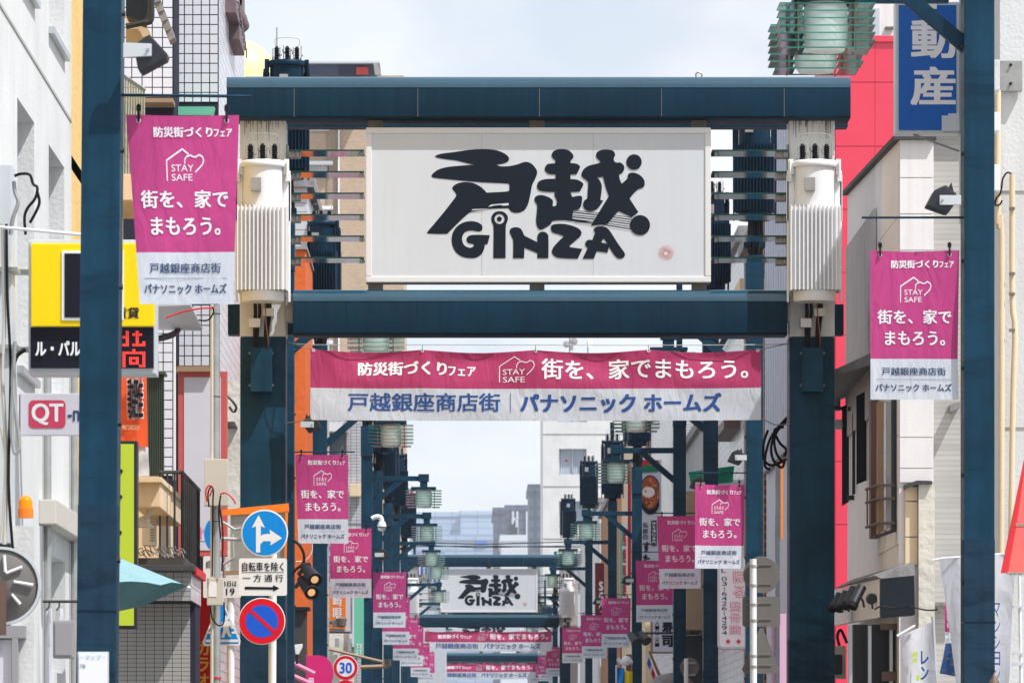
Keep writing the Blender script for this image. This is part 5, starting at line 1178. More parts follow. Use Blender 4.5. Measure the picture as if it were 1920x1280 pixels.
# ------------------------------------------------------------------ RIGHT: red panelled building behind
E_ = thing('building', 'bright red panelled building rising behind the old house on the right', 'building', (PX(1660, 84), 88, 0))
obj('wall', MB().box((PX(1566, 84), 84.02, 0), (PX(1790, 84), 93, PZ(70, 84))), M['joint'], E_)
js = [92, 155, 275, 393, 511, 629, 747, 865, 983, 1101, 1219, 1337]
obj('parapet', MB().box((PX(1566, 84), 83.93, PZ(80, 84)), (PX(1790, 84), 84.3, PZ(68, 84))), M['red_panel'], E_, bev=.01)
for a, b in zip([80] + js[1:-1], js[1:]):
    for u0, u1 in ((1566.3, 1640), (1640.6, 1715), (1715.6, 1790)):
        obj('panel', MB().box((PX(u0, 84), 83.97, PZ(b, 84) + .006), (PX(u1, 84), 84.01, PZ(a, 84) - .004)), M['red_panel'], E_)
obj('side_panel', MB().box((PX(1566, 84) - .02, 84.0, 0), (PX(1566, 84), 92, PZ(70, 84))), M['red_panel'], E_)
pn = thing('rooftop_building', 'white block with grey corrugated side above the red building', 'building', (PX(1650, 90), 92, 0))
obj('wall', MB().box((PX(1636, 90), 90, 0), (PX(1790, 90), 96, PZ(-60, 90))), M['panel_pink'], pn)
obj('corner', MB().box((PX(1630, 90.2), 89.98, PZ(72, 90)), (PX(1649, 90), 90, PZ(16, 90))), M['city_white'], pn)
obj('corrugated_side', corr('x', PX(1592, 91), PX(1634, 91), PZ(78, 91), PZ(20, 91), 90.9, 14, .03), M['corr_blue'], pn)
obj('roof', MB().ppoly([(1566, 0), (1610, -26), (1650, -6), (1612, 26), (1600, 24)], 90.5, .3), M['roof_grey'], pn)
obj('vent', MB().pbox(1660, 50, 1676, 54, 89.9, .1), M['brown_metal'], pn)
# ------------------------------------------------------------------ RIGHT: ribbed beige wall and the grey-white building at the edge
G = building('beige finely ribbed wall behind the nearest right pole', PX(1748.5, 60.2), 3, 60.25, 62, PZ(246, 60.2), 'ribbed')
obj('base_edge', MB().box((PX(1749, 60), 60.1, PZ(1134, 60)), (PX(1807, 60), 60.24, PZ(1128, 60))), M['roof_grey'], G)
obj('window_sill', MB().ppoly([(1782, 758), (1800, 752), (1800, 764), (1782, 772)], 60.0, .25), M['roof_grey'], G)
He = thing('building', 'pale grey-white building with pipes and a square steel plate at the right edge', 'building', (PX(1920, 47), 49, 0))
obj('wall', MB().box((PX(1875, 47), 47, 0), (PX(2120, 47), 50, 12)), M['wall_white'], He)
obj('side_rib', MB().box((PX(1860, 47.6), 47.5, 0), (PX(1876, 47.6), 50, 12)), M['ribbed'], He)
for yy in (357, 800): obj('storey_joint', MB().pbox(1874, yy, 2000, yy + 2, 46.99, .02), M['concrete'], He)
obj('downpipe', MB().tube([P(1871, 170, 46.9), P(1871, 420, 46.9), P(1878, 450, 46.9), P(1877, 1100, 46.9)], .028, 10), M['cream'], He, smooth=True)
obj('downpipe', MB().tube([P(1898, 328, 46.9), P(1898, 560, 46.9), P(1903, 620, 46.9), P(1899, 760, 46.9), P(1894, 1120, 46.9)], .026, 10), M['cream'], He, smooth=True)
for yy in (388, 510, 548, 616): obj('pipe_clip', MB().pbox(1893, yy, 1903, yy + 5, 46.85, .06), M['brown_metal'], He)
obj('cable', MB().tube([P(a, b, 46.85) for a, b in ((1897, 326), (1888, 324), (1880, 336), (1878, 352), (1874, 366), (1868, 372), (1866, 384), (1874, 384), (1879, 376))], .009, 6), M['black'], He, smooth=True)
obj('steel_plate', MB().pbox(1875, 114, 1917, 171, 46.9, .08), M['steel'], He, bev=.005)
for yy in (122, 157): obj('bolt', MB().lathe(P(1895, yy, 46.89), [(0, -.012), (.013, -.012), (.013, .01), (0, .01)], 8, axis='y'), M['black'], He)
for (y0, y1) in ((112, 170), (210, 246), (308, 358)):
    obj('junction_box', MB().pbox(1860, y0, 1875, y1, 46.5, .3), M['wall_white'] if y0 < 200 else M['road_white'], He, bev=.01)
# blue estate agent sign
bs = board('box_sign', 'tall blue sign with white lettering hanging beside the nearest right pole', 'sign', (1679, 4, 1799, 250), 50.0, .25, M['sign_blue'], M['case_grey'], 6)
T(bs, '不', (1706, -70, 1794, 17), 50.0, M['white_print'], .035); T(bs, '動', (1708, 36, 1793, 110), 50.0, M['white_print'], .035); T(bs, '産', (1707, 125, 1792, 198), 50.0, M['white_print'], .035)
obj('patch_plate', MB().ppoly([(1766, 217), (1778, 217), (1778, 213), (1799, 213), (1799, 246), (1766, 246)], 49.985, .012), M['case_grey'], bs)
obj('stay_wire', MB().tube([P(1712, 252, 50.1), P(1760, 270, 50.1), P(1800, 284, 50.1)], .011, 6), M['steel'], bs); obj('mounting_tube', MB().tube([P(1802, -10, 50.1), P(1802, 420, 50.1)], .02, 8), M['case_grey'], bs)
# red awning
aw = thing('awning', 'red shop awning with ragged edge at the right edge', 'awning', P(1912, 1076, 42))
obj('canvas', MB().add([P(1926, 850, 43), P(1960, 850, 43), P(1990, 1076, 41.6), P(1890, 1074, 41.6), P(1906, 985, 42.2), P(1950, 985, 42.2)], [(0, 4, 5, 1), (4, 3, 2, 5)]), M['awning_red'], aw)
obj('trim', MB().add([P(1926, 850, 43), P(1906, 985, 42.2), P(1890, 1074, 41.6), P(1876, 1074, 41.6), P(1895, 985, 42.2), P(1922, 850, 43), P(1880, 1072, 42.6), P(1926, 848, 43.6)], [(0, 5, 4, 1), (1, 4, 3, 2), (5, 7, 6, 3), (0, 1, 2, 6, 7)]), M['awning_trim'], aw)
fr_ = MB()
for k in range(60): x_ = 1888 + k*1.0; fr_.add([P(x_ - 1.6, 1072, 41.58), P(x_ + 1.6, 1072, 41.58), P(x_ + random.uniform(-1, 1), 1076 + random.uniform(0, 5), 41.57)], [(0, 1, 2)])
obj('frayed_edge', fr_, M['brown_metal'], aw, kind='stuff')
fr_ = MB()
for k in range(30): x_ = 1906 + k*1.2; fr_.add([P(x_ - 1.6, 981, 42.18), P(x_ + 1.6, 981, 42.18), P(x_ + random.uniform(-1, 1), 985 + random.uniform(0, 4), 42.17)], [(0, 1, 2)])
obj('frayed_edge', fr_, M['brown_metal'], aw, kind='stuff')
# large white cloth banners on the right
wf = thing('shop_banner', 'big white cloth banner with blue characters, split by the nearest right pole', 'banner', P(1830, 1400, 46.0))
cg = MB(); clothgrid(cg, [(1762, 1046), (1906, 1036), (1888, 1330), (1800, 1330)], 46.0, 16, 20, .05, 2); obj('cloth', cg, M['white_cloth'], wf, smooth=True)
T(wf, 'マンション', (1860, 1128, 1873, 1280), 46, M['blue_print'], .0, vertical=True, off=.1)
obj('top_rod', MB().tube([P(1748, 1050, 46), P(1768, 1046, 46), P(1906, 1036, 46)], .010, 6), M['road_white'], wf)
fp = thing('flag_pole', 'telescopic white flag pole under the red awning', 'pole', (PX(1913, 45), 45, 0))
obj('tube', MB().tube([(PX(1918, 45), 45, 0), P(1914, 1240, 45), P(1911, 1078, 45)], .013, 8), M['road_white'], fp)
for yy in (1134, 1222, 1242): obj('clip', MB().pbox(1900, yy, 1918, yy + 5, 44.96, .06), M['lavender'], fp)
wn = thing('shop_flag', 'slanting white flag with green and blue characters before the dark shop doors', 'flag', (PX(1720, 56), 56, 0))
cg = MB(); qd = [(1686, 1192), (1746, 1166), (1760, 1330), (1706, 1330)]; fw_ = clothgrid(cg, qd, 56, 10, 14, .04, 3); obj('cloth', cg, M['white_cloth'], wn, smooth=True)
T(wn, 'レン', (1725, 1218, 1740, 1276), 56, M['blue_print'], .03, vertical=True, off=.09); T(wn, '緑茶', (1709, 1220, 1720, 1244), 56, M['lime'], .03, vertical=True, off=.09); T(wn, '新', (1716, 1264, 1726, 1276), 56, M['lime'], .03, off=.09)
obj('rod', MB().tube([P(1682, 1192, 55.9), P(1716, 1172, 55.9)], .016, 6), M['road_white'], wn); obj('pole', MB().tube([P(1749, 1155, 56.05), P(1760, 1400, 56.05)], .018, 8), M['alu'], wn)
kb = thing('shop_flag', 'blue patterned cloth hanging below a narrow pink banner between two white banners', 'flag', P(1780, 1290, 50))
cg = MB(); clothgrid(cg, [(1774, 1206), (1786, 1204), (1796, 1268), (1762, 1262)], 50, 8, 8, .03, 1); obj('cloth', cg, M['blue_cloth'], kb, smooth=True)
q = MB(); 
for (a, b, r_) in ((1776, 1234, 4), (1784, 1245, 3), (1770, 1256, 3.5), (1788, 1262, 4), (1780, 1222, 3)): poly_fill(q, [circle(a, b, r_, 9, r_*.6)], pxfn(50, .06))
obj('pattern_print', q, M['tan'], kb)
npk = thing('hanging_banner', 'narrow sliver of a pink banner beside the big white cloth banner', 'banner', P(1776, 1206, 52)); cg = MB(); clothgrid(cg, [(1771, 1134), (1786, 1132), (1788, 1184), (1772, 1184)], 52, 4, 8, .01); obj('cloth', cg, M['pink'], npk); cg = MB(); clothgrid(cg, [(1772, 1184), (1788, 1184), (1788, 1208), (1772, 1208)], 52, 4, 4, .01); obj('cloth', cg, M['pale'], npk)
T(npk, 'う家街', (1775, 1138, 1783, 1178), 52, M['white_print'], vertical=True, off=.03)
cu = thing('shop_umbrella', 'dark brown folded umbrella tip at the lower right beside the pole', 'umbrella', P(1868, 1300, 44)); obj('canopy', MB().lathe(P(1864, 1300, 44), [(0, -.1), (.09, -.1), (.07, .05), (.02, .14), (0, .18)], 12), M['brown'], cu, smooth=True)

# ------------------------------------------------------------------ floodlights bolted to the poles
def floodlight(poly, arm, Y, label, m_='black_metal'):
    cx = sum(p[0] for p in poly)/len(poly); cy = sum(p[1] for p in poly)/len(poly)
    t = thing('floodlight', label, 'floodlight', P(cx, cy, Y), 'black floodlights on the street poles')
    obj('housing', MB().ppoly(poly, Y, .22), M[m_], t, bev=.02)
    obj('bracket', MB().ppoly(arm, Y - .03, .04), M['case_grey'], t, bev=.004)
    bx, by = arm[1]; s_ = (arm[1][0]-arm[0][0]); s_ = 1 if s_ > 0 else -1
    obj('bolt', MB().lathe(P(bx - 6*s_*(40/Y), (arm[1][1]+arm[2][1])/2, Y - .035), [(0, -.01), (.010, -.01), (.010, .01), (0, .01)], 8, axis='y'), M['steel'], t)
    return t
floodlight([(250, 84), (280, 64), (315, 102), (312, 110), (264, 136), (258, 128)], [(231, 80), (284, 82), (284, 105), (231, 108)], 34.6, 'black floodlight on the nearest left pole, top left')
hk = MB()
def fl2(dx, dy, s, Y, label, flip=1):
    pts = [(-44, 10), (-28, -20), (-6, -30), (2, -22), (14, -14), (12, 4), (-2, 24), (-10, 22)]
    poly = [(dx + flip*a*s, dy + b*s) for a, b in pts]
    arm = [(dx + flip*22*s, dy - 10*s), (dx - flip*18*s, dy - 10*s), (dx - flip*18*s, dy + 8*s), (dx + flip*22*s, dy + 8*s)]
    t = floodlight(poly, arm if flip > 0 else arm, Y, label)
    obj('neck', MB().ppoly([(dx - flip*2*s, dy - 24*s), (dx + flip*4*s, dy - 34*s), (dx + flip*8*s, dy - 18*s)], Y + .02, .05), M['black_metal'], t)
fl2(1780, 376, 1.0, 44.3, 'black floodlight on the nearest right pole')
fl2(577, 796, .62, 73.9, 'black floodlight at the left, just under the end of the wide banner', -1)
fl2(1388, 858, .55, 78.5, 'black floodlight above the pink banner on the first right pole beyond the gate')
fl2(1312, 908, .45, 90.6, 'black floodlight half hidden behind the pink banner, second right pole')
fl2(712, 1040, .42, 118.5, 'black floodlight beside the dome camera on the third left pole', -1)
fl2(1180, 1088, .36, 133.5, 'small black floodlight on the fourth right pole beyond the gate')
fl2(1135, 1140, .30, 152.6, 'tiny black floodlight on the fifth right pole beyond the gate')
fl2(1124, 1128, .30, 160, 'tiny black floodlight just above its twin on the fifth right pole')
# warm spotlights in front of the orange wall
for k, (x_, y_, lb) in enumerate(((590, 1086, 'black spotlight with a glowing warm bulb, upper of the pair by the first left banner'), (584, 1110, 'black spotlight with a glowing warm bulb, lower of the pair by the first left banner'))):
    s_ = thing('spotlight', lb, 'spotlight', P(x_, y_, 73)); a = P(x_ - 18, y_ - 24, 73.2); b = P(x_, y_, 72.8)
    obj('barrel', MB().tube([a, a*.6+b*.4, b], [.07, .085, .10], 16), M['black_metal'], s_, smooth=True)
    d = (b-a).normalized(); obj('bulb', MB().tube([b + d*.002, b + d*.012], [.055, .03], 16), M['bulb'], s_); obj('lens_ring', MB().tube([b, b + d*.03], .105, 16, caps=False), M['black_metal'], s_)
    obj('yoke', MB().tube([P(x_ - 30, y_ - 10, 73.2), P(x_ - 18, y_ - 24, 73.1), P(x_ - 8, y_ - 30 + k*10, 73.1)], .03, 8), M['black_metal'], s_, smooth=True)
cb_ = thing('cable_loop', 'looping black cables on the orange wall above the warm spotlights', 'cable', P(565, 1060, 73.3))
obj('cable', MB().tube([P(a, b, 73.3) for a, b in ((548, 1010), (562, 1022), (570, 1040), (568, 1056), (556, 1066), (548, 1075))], .022, 6), M['black'], cb_, smooth=True)
obj('cable', MB().tube([P(a, b, 73.3) for a, b in ((555, 1052), (572, 1050), (584, 1036), (586, 1020))], .006, 5), M['road_white'], cb_)
dc = thing('security_camera', 'white dome security camera on the third left pole', 'camera', P(712, 992, 118.4)); obj('arm', MB().tube([P(a, b, 118.4) for a, b in ((697, 972), (706, 968), (714, 970), (716, 978))], .055, 10), M['road_white'], dc, smooth=True)
obj('dome', MB().lathe(P(716, 994, 118.4), [(0, -.02), (.07, 0), (.10, .06), (.10, .12), (.07, .2), (0, .21)], 16), M['road_white'], dc, smooth=True); obj('ring', MB().lathe(P(716, 994, 118.4), [(.10, .055), (.104, .055), (.104, .08), (.10, .08)], 16), M['black'], dc)

# ------------------------------------------------------------------ LEFT beyond the gate
ow = thing('building', 'narrow bright orange clad building behind the near gate, left side', 'building', (PX(556, 90), 92, 0))
obj('wall', MB().box((PX(470, 90), 90, 0), (PX(573, 90), 94, PZ(468, 90))), M['orange'], ow, bev=.01)
obj('cap', MB().box((PX(470, 90), 89.95, PZ(468, 90) + .002), (PX(576, 90), 94, PZ(462, 90))), M['steel'], ow)
for yy in (660, 750, 905): obj('bolt', MB().pbox(549, yy, 553, yy + 4, 89.9, .1), M['black'], ow)
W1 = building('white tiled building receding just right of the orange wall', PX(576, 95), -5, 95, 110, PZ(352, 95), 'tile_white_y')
obj('attic', MB().box((PX(560, 96), 96, PZ(352, 95) + .3), (PX(590, 96), 100, PZ(335, 96))), M['city_white'], W1)
side_window(W1, PX(576, 95), 1, 97, 100, 3.2, 5.6, rec=-.02, pane='window'); side_window(W1, PX(576, 95), 1, 103, 106, 6.6, 8.4, rec=-.02, pane='window')
W2 = building('grey small-tiled building between the second and third left banners', PX(678, 128), -5, 128, 140, PZ(756, 128), 'tile_small')
front_window(W2, 617, 808, 650, 880, 127.95, 'window', 1, frame='brown')
obj('eave', MB().pbox(612, 792, 652, 808, 127.3, .65), M['wall_white'], W2); obj('ledge', MB().pbox(655, 906, 679, 930, 127.4, .55), M['cream'], W2, bev=.02)
obj('rail', MB().pbox(648, 783, 680, 789, 127.2, .1), M['brown'], W2)
obj('plaster_base', MB().pbox(610, 1185, 664, 1420, 127.8, .15), M['stucco'], W2); obj('side_board', MB().pbox(655, 1012, 679, 1215, 127.7, .2), M['case_grey'], W2)
for k in range(5): obj('shelf_box', MB().pbox(628 + k*8, 1196 + (k % 3)*7, 635 + k*8, 1212 + (k % 2)*9, 127.4, .3), M[['grey_plastic', 'beige_plastic', 'tan'][k % 3]], W2)
W3 = building('pale building between the fifth and seventh left poles', -2.95, -5, 148, 180, 8.9, 'wall_white')
W3b = building('white building further along the left side behind the glass lanterns', -3.0, -5, 184, 216, 8.2, 'city_white')
for k in range(3): side_window(W3, -2.95, 1, 150 + k*9, 155 + k*9, 5.4, 7.4, rec=-.03, pane='window')
W4 = building('low building with blue and white striped blinds left of the second gate sign', PX(835, 262), -6, 262, 280, PZ(1052, 262), 'city_white')
for k in range(14): obj('blind_stripe', MB().pbox(778 + k*4, 1062, 780 + k*4, 1092, 261.9, .08), M['road_blue2'] if k % 2 else M['road_white'], W4)
for k in range(2): front_window(W4, 778 + k*28, 1098, 802 + k*28, 1118, 261.9, 'window', 2)
W5 = building('white ribbed building left of the second gate', PX(800, 245), -6, 245, 258, PZ(1085, 245), 'tile_white_y')
tw_ = thing('apartment_tower', 'tall beige brick apartment tower seen behind the left glass slats', 'building', (PX(660, 278), 284, 0))
obj('wall', MB().box((PX(566, 278), 278, 0), (PX(757, 278), 292, PZ(142, 278))), M['tile_beige'], tw_)
obj('recess', MB().box((PX(614, 278), 277.9, 0), (PX(632, 278), 277.99, PZ(150, 278))), mat('shaded_brick_tile', RGB(188, 164, 142, .8), rough=.8, brick=(.22, .075, .012, RGB(160, 140, 120, .7), 'x')), tw_)  # flat strip; the shade of the recess is put into its darker brick colour
obj('white_pipe', MB().box((PX(634, 278), 277.7, 0), (PX(637, 278), 277.95, PZ(150, 278))), M['road_white'], tw_)
for k in range(11):
    yy = 232 + k*84
    f_ = front_window(tw_, 580, yy - 4, 616, yy + 12, 277.95, 'window_pale', 2)
    obj('balcony_edge', MB().pbox(576, yy - 14, 624, yy - 8, 277.3, .6), M['road_white'], tw_)
obj('roof_block', MB().box((PX(566, 276), 276, PZ(142, 276)), (PX(706, 276), 290, PZ(121, 276))), M['city_grey'], tw_); obj('orange_panel', MB().pbox(668, 126, 691, 140, 275.9, .08), M['awning_red'], tw_)
obj('roof_lip', MB().box((PX(562, 275.5), 275.5, PZ(121, 276) + .01), (PX(712, 275.5), 290, PZ(117, 276))), M['city_white'], tw_)
obj('slanted_rail', MB().ppoly([(700, 118), (708, 119), (714, 140), (703, 140)], 275.4, .3), M['grey_plastic'], tw_)
wt = thing('water_tank', 'pale yellow domed tank on a roof behind the top left beam end', 'tank', (PX(455, 96), 100, 0))
obj('dome', MB().lathe((PX(448, 98), 98, PZ(150, 98)), [(0, -.2), (.72, -.2), (.72, 0), (.69, .22), (.6, .42), (.46, .58), (.3, .68), (.14, .73), (0, .74)], 32), mat('pale_yellow_fibreglass', RGB(238, 228, 160, .9), rough=.5, var=.06), wt, smooth=True); obj('stand', MB().box((PX(380, 98), 97.3, 0), (PX(505, 98), 99, PZ(152, 98))), M['city_white'], wt)
an = thing('antenna', 'thin rooftop antenna mast above the left transformer', 'antenna', P(519, 100, 130)); obj('mast', MB().tube([P(519, 200, 130), P(519, 52, 130)], .02, 5), M['steel'], an)
# shop signs, left
os_ = board('box_sign', 'orange and grey sign with white vertical characters behind the second left banner', 'sign', (612, 1078, 660, 1186), 112.0, .4, M['lavender'], M['roof_grey'], 3)
obj('orange_field', MB().pbox(616, 1082, 648, 1178, 111.97, .02), M['orange_sheet'], os_); T(os_, '山崎眼', (624, 1092, 641, 1160), 111.97, M['white_print'], .02, vertical=True)
q = MB(); q.tube([P(616, 1166, 111.8), P(640, 1164, 111.6)], .05, 6); q.lathe(P(640, 1168, 111.6), [(0, -.1), (.1, -.05), (.12, .1), (0, .15)], 10); q.cbox(P(630, 1170, 111.6), (.15, .15, .12)); obj('lamp_cluster', q, M['brown_metal'], os_)
bsg = board('vertical_sign', 'narrow light blue sign with navy characters beside the second left pole', 'sign', (613, 1018, 623, 1100), 111.0, .1, flat('light_blue_sheet', RGB(130, 200, 226), .4)); T(bsg, '戸越歯科', (615, 1022, 621, 1094), 111.0, M['navy_print'], .03, vertical=True)
gsg = board('vertical_sign', 'pale green vertical sign with white letters left of the third left pole', 'sign', (664, 1060, 682, 1232), 116.0, .12, M['green_face']); T(gsg, 'TE', (667, 1206, 680, 1215), 116, M['white_print'], .03); T(gsg, 'ST', (667, 1217, 680, 1226), 116, M['white_print'], .03)
sg30 = thing('road_sign', 'round red-ringed 30 speed limit sign low between the left poles', 'road sign', (PX(648, 100), 100, 0)); d = rdisc(sg30, 648, 1251, 23.5, 100, M['road_white'])
q = MB(); disc(q, 648, 1251, 22.5, 100, .003); obj('red_ring', q, M['road_red'], d); q = MB(); disc(q, 648, 1251, 16.8, 100, .006); obj('white_field', q, M['road_white'], d); T(d, '30', (636.5, 1241, 660, 1261.5), 100, M['road_blue2'], .03, off=.009)
d = rdisc(sg30, 648, 1297, 23, 100, M['road_red'], 'lower_sign_disc'); obj('post', MB().tube([(PX(648, 100), 100.08, 0), (PX(648, 100), 100.08, PZ(1230, 100))], .04, 10), M['road_white'], sg30)
pkp = board('round_top_sign', 'magenta round-topped panel at the foot of the second left pole', 'sign', (574, 1228, 600, 1330), 84.0, .1, M['magenta']); obj('round_part', MB().ppoly(circle(600, 1262, 25, 28, 34), 84.02, .09), M['magenta'], pkp); T(pkp, '田', (579, 1270, 588, 1282), 84, M['white_print'], .03)
dg = thing('awning_box', 'dark grey folded awning box left of the magenta panel', 'awning', P(565, 1400, 86)); obj('case', MB().pbox(548, 1142, 574, 1420, 86, .6), M['roof_dark'], dg, bev=.02); obj('lip', MB().pbox(548, 1137, 580, 1143, 85.9, .7), M['navy_slat'], dg)
pbn = thing('pink_barrier', 'pair of sloping pink bars low at the left of the magenta panel', 'barrier', P(566, 1275, 82)); obj('bar', MB().tube([P(545, 1240, 82), P(590, 1262, 82)], .04, 6), M['pink_sheet'], pbn); obj('bar', MB().tube([P(545, 1264, 82), P(590, 1284, 82)], .04, 6), M['pink_sheet'], pbn)
wp = thing('wall_lamp', 'small white wall light on a bracket behind the near gate post', 'lamp', P(562, 1222, 72)); obj('head', MB().ppoly([(552, 1208), (567, 1206), (566, 1214), (560, 1226), (554, 1226)], 72, .2), M['road_white'], wp, bev=.01); obj('stem', MB().pbox(554, 1226, 559, 1244, 72.05, .05), M['black_metal'], wp)
ap = thing('awning_pole', 'tan awning arms reaching from the left shops toward the third pole', 'pole', P(680, 1250, 110)); obj('arm', MB().tube([P(612, 1215, 110), P(718, 1240, 110)], .035, 6), M['tan'], ap); obj('arm', MB().tube([P(676, 1250, 110), P(730, 1248, 110)], .05, 6), M['tan'], ap); q = MB()
for k in range(8): q.cbox(P(722 + (k % 4)*3, 1238 + (k//4)*7, 110), (.05, .1, .07))
obj('joint', q, M['brown_metal'], ap)

# ------------------------------------------------------------------ RIGHT beyond the gate
RX = 5.7
Ra = thing('building', 'pale blue corrugated metal wall right behind the near gate', 'building', (RX + 1, 96.53, 0)); obj('wall', MB().box((RX + .02, 90.95, 0), (RX + 5, 101.76, PZ(236, 97.69))), M['city_white'], Ra)
obj('corrugated_wall', corr('y', 91.88, 101.18, PZ(852, 96.53), PZ(238, 97.69), RX, 12, -.05), M['corr_blue'], Ra); obj('soffit', MB().box((RX - .1, 91.88, PZ(862, 96.53)), (RX + .02, 101.18, PZ(852, 96.53))), M['grey_plastic'], Ra)
obj('brick_front', MB().box((RX + .0, 90.83, 0), (RX + 5, 90.93, PZ(236, 97.69))), M['brick_orange_x'], Ra)
Rb = building('orange brick building between the corrugated wall and the first right pole', RX - .02, 6, 101.88, 109.32, PZ(418, 102.34), 'brick_orange')
obj('ledge', MB().box((RX - .5, 101.65, PZ(560, 102.34)), (RX + .2, 107, PZ(528, 102.34))), M['cream'], Rb)
side_window(Rb, RX - .02, -1, 103.51, 107, 4.2, 6.0, rec=-.03, pane='window')
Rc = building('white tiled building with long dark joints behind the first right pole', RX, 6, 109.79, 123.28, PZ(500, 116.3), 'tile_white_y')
obj('balcony', MB().box((RX - .35, 111.07, PZ(812, 112.81)), (RX, 115.72, PZ(795, 112.81))), M['brown'], Rc); obj('window_box', MB().box((RX - .1, 111.42, PZ(794, 112.81)), (RX, 113.97, PZ(742, 112.81))), M['brown'], Rc)
rl = MB()
for k in range(26): rl.tube([(RX - .1, 109.9 + k*.44, PZ(648, 116.3)), (RX - .1, 109.9 + k*.44, PZ(628, 116.3))], .015, 4)
obj('roof_rail', rl, M['navy_slat'], Rc)
Rd = building('grey building with a tan framed bay behind the second right pole', RX - .1, 6, 124.44, 140.72, PZ(806, 127.93), 'concrete')
obj('bay', MB().box((RX - .55, 125.6, 5.0), (RX - .1, 130.26, 8.3)), M['tan'], Rd, bev=.02); obj('dark_opening', MB().box((RX - .58, 126.77, 3.4), (RX - .1, 132.58, 4.9)), M['dark'], Rd)
obj('copper_pipe', MB().tube([(RX - .7, 124.32, 0), (RX - .7, 124.32, PZ(1115, 124.44))], .05, 8), M['copper'], Rd)
Re = building('white small-tiled building behind the third right pole', RX - .1, 6, 141.89, 162.82, PZ(700, 141.89), 'tile_white_y'); obj('front_tiles', MB().box((RX - .1, 141.77, 0), (RX + 4, 141.87, PZ(700, 141.89))), M['tile_small'], Re)
Rf = building('cream building behind the food sign on the right', RX - .2, 6, 165.15, 190.73, PZ(760, 165.15), 'cream'); obj('brown_strip', MB().box((PX(1212, 163.98), 163.98, PZ(900, 163.98)), (PX(1222, 163.98), 165.15, PZ(780, 163.98))), M['brown'], Rf)
Rg = building('orange brick building low behind the fifth right pole', RX - .2, 6, 193.06, 220.97, PZ(916, 197.71), 'brick_orange'); obj('front_bricks', MB().box((RX - .2, 192.94, 0), (RX + 5, 193.05, PZ(916, 193.06))), M['brick_orange_x'], Rg)
Rh = building('white building beyond the brick one on the right side', RX - .2, 6, 223.3, 262.84, 13, 'wall_white'); Ri = building('pale grey building far down the right side', RX - .3, 6, 267.49, 348.9, 11, 'city_white')
obj('shutter', MB().box((PX(1070, 222.13), 222.71, 3), (PX(1084, 222.13), 223.3, PZ(1068, 222.13))), M['corr_grey'], Rh)
tt = thing('apartment_block', 'tall white apartment block with curtained windows, right of the centre sky', 'building', (PX(1080, 334), 338, 0))
Yt2 = 334
wl = [(PX(1048, Yt2), PX(1100, Yt2), PZ(889 + k*98, Yt2), PZ(841 + k*98, Yt2)) for k in range(-1, 5)]
obj('wall', hwall('x', PX(1018, Yt2), PX(1190, Yt2), 0, PZ(706, Yt2), Yt2, Yt2 + .5, wl), M['wall_white'], tt); obj('core', MB().box((PX(1018, Yt2), Yt2 + .52, 0), (PX(1190, Yt2), Yt2 + 12, PZ(708, Yt2))), M['wall_white'], tt)
for w_ in wl:
    fr = MB(); 
    for a, b in ((w_[0], w_[0]+.06), ((w_[0]+w_[1])/2-.04, (w_[0]+w_[1])/2+.04), (w_[1]-.06, w_[1])): fr.box((a, Yt2 + .3, w_[2]), (b, Yt2 + .4, w_[3]))
    fr.box((w_[0], Yt2 + .3, w_[2]), (w_[1], Yt2 + .4, w_[2] + .07)); f_ = obj('window', fr, M['alu'], tt)
    cu_ = corr('x', w_[0]+.06, w_[1]-.06, w_[2]+.07, w_[3], Yt2 + .42, 12, .03); obj('curtain', cu_, M['corr_blue'], f_)
for k in range(-1, 5): obj('storey_joint', MB().box((PX(1018, Yt2) - .05, Yt2 - .03, PZ(912 + k*98, Yt2)), (PX(1190, Yt2), Yt2 - .001, PZ(910.5 + k*98, Yt2))), M['concrete'], tt)
q = MB(); poly_fill(q, [[(1059, 861), (1065, 861), (1062, 867)]], pxfn(Yt2 + .3, .0)); obj('red_triangle', q, M['red'], f_)
for x_, hh, lb in ((1068, 632, 'rooftop antenna mast with dishes just right of centre'), (1102, 640, 'rooftop panel antenna right of the dish mast')):
    a_ = thing('antenna', lb, 'antenna', P(x_, 706, Yt2 + 1)); q = MB().tube([P(x_, 706, Yt2 + 1), P(x_, hh, Yt2 + 1)], .05, 6); obj('mast', q, M['steel'], a_)
    if x_ < 1100: q = MB(); q.lathe(P(x_ - 6, 645, Yt2 + .8), [(0, 0), (.22, .05), (.22, .1), (0, .1)], 10, axis='y'); q.lathe(P(x_ + 8, 640, Yt2 + .8), [(0, 0), (.25, .05), (.25, .1), (0, .1)], 10, axis='y'); q.cbox(P(x_ + 4, 652, Yt2 + .8), (.2, .2, .3)); obj('dish', q, M['grey_plastic'], a_)
    else: obj('panel_antenna', MB().pbox(x_, 634, x_ + 9, 650, Yt2 + .8, .2), M['road_white'], a_)
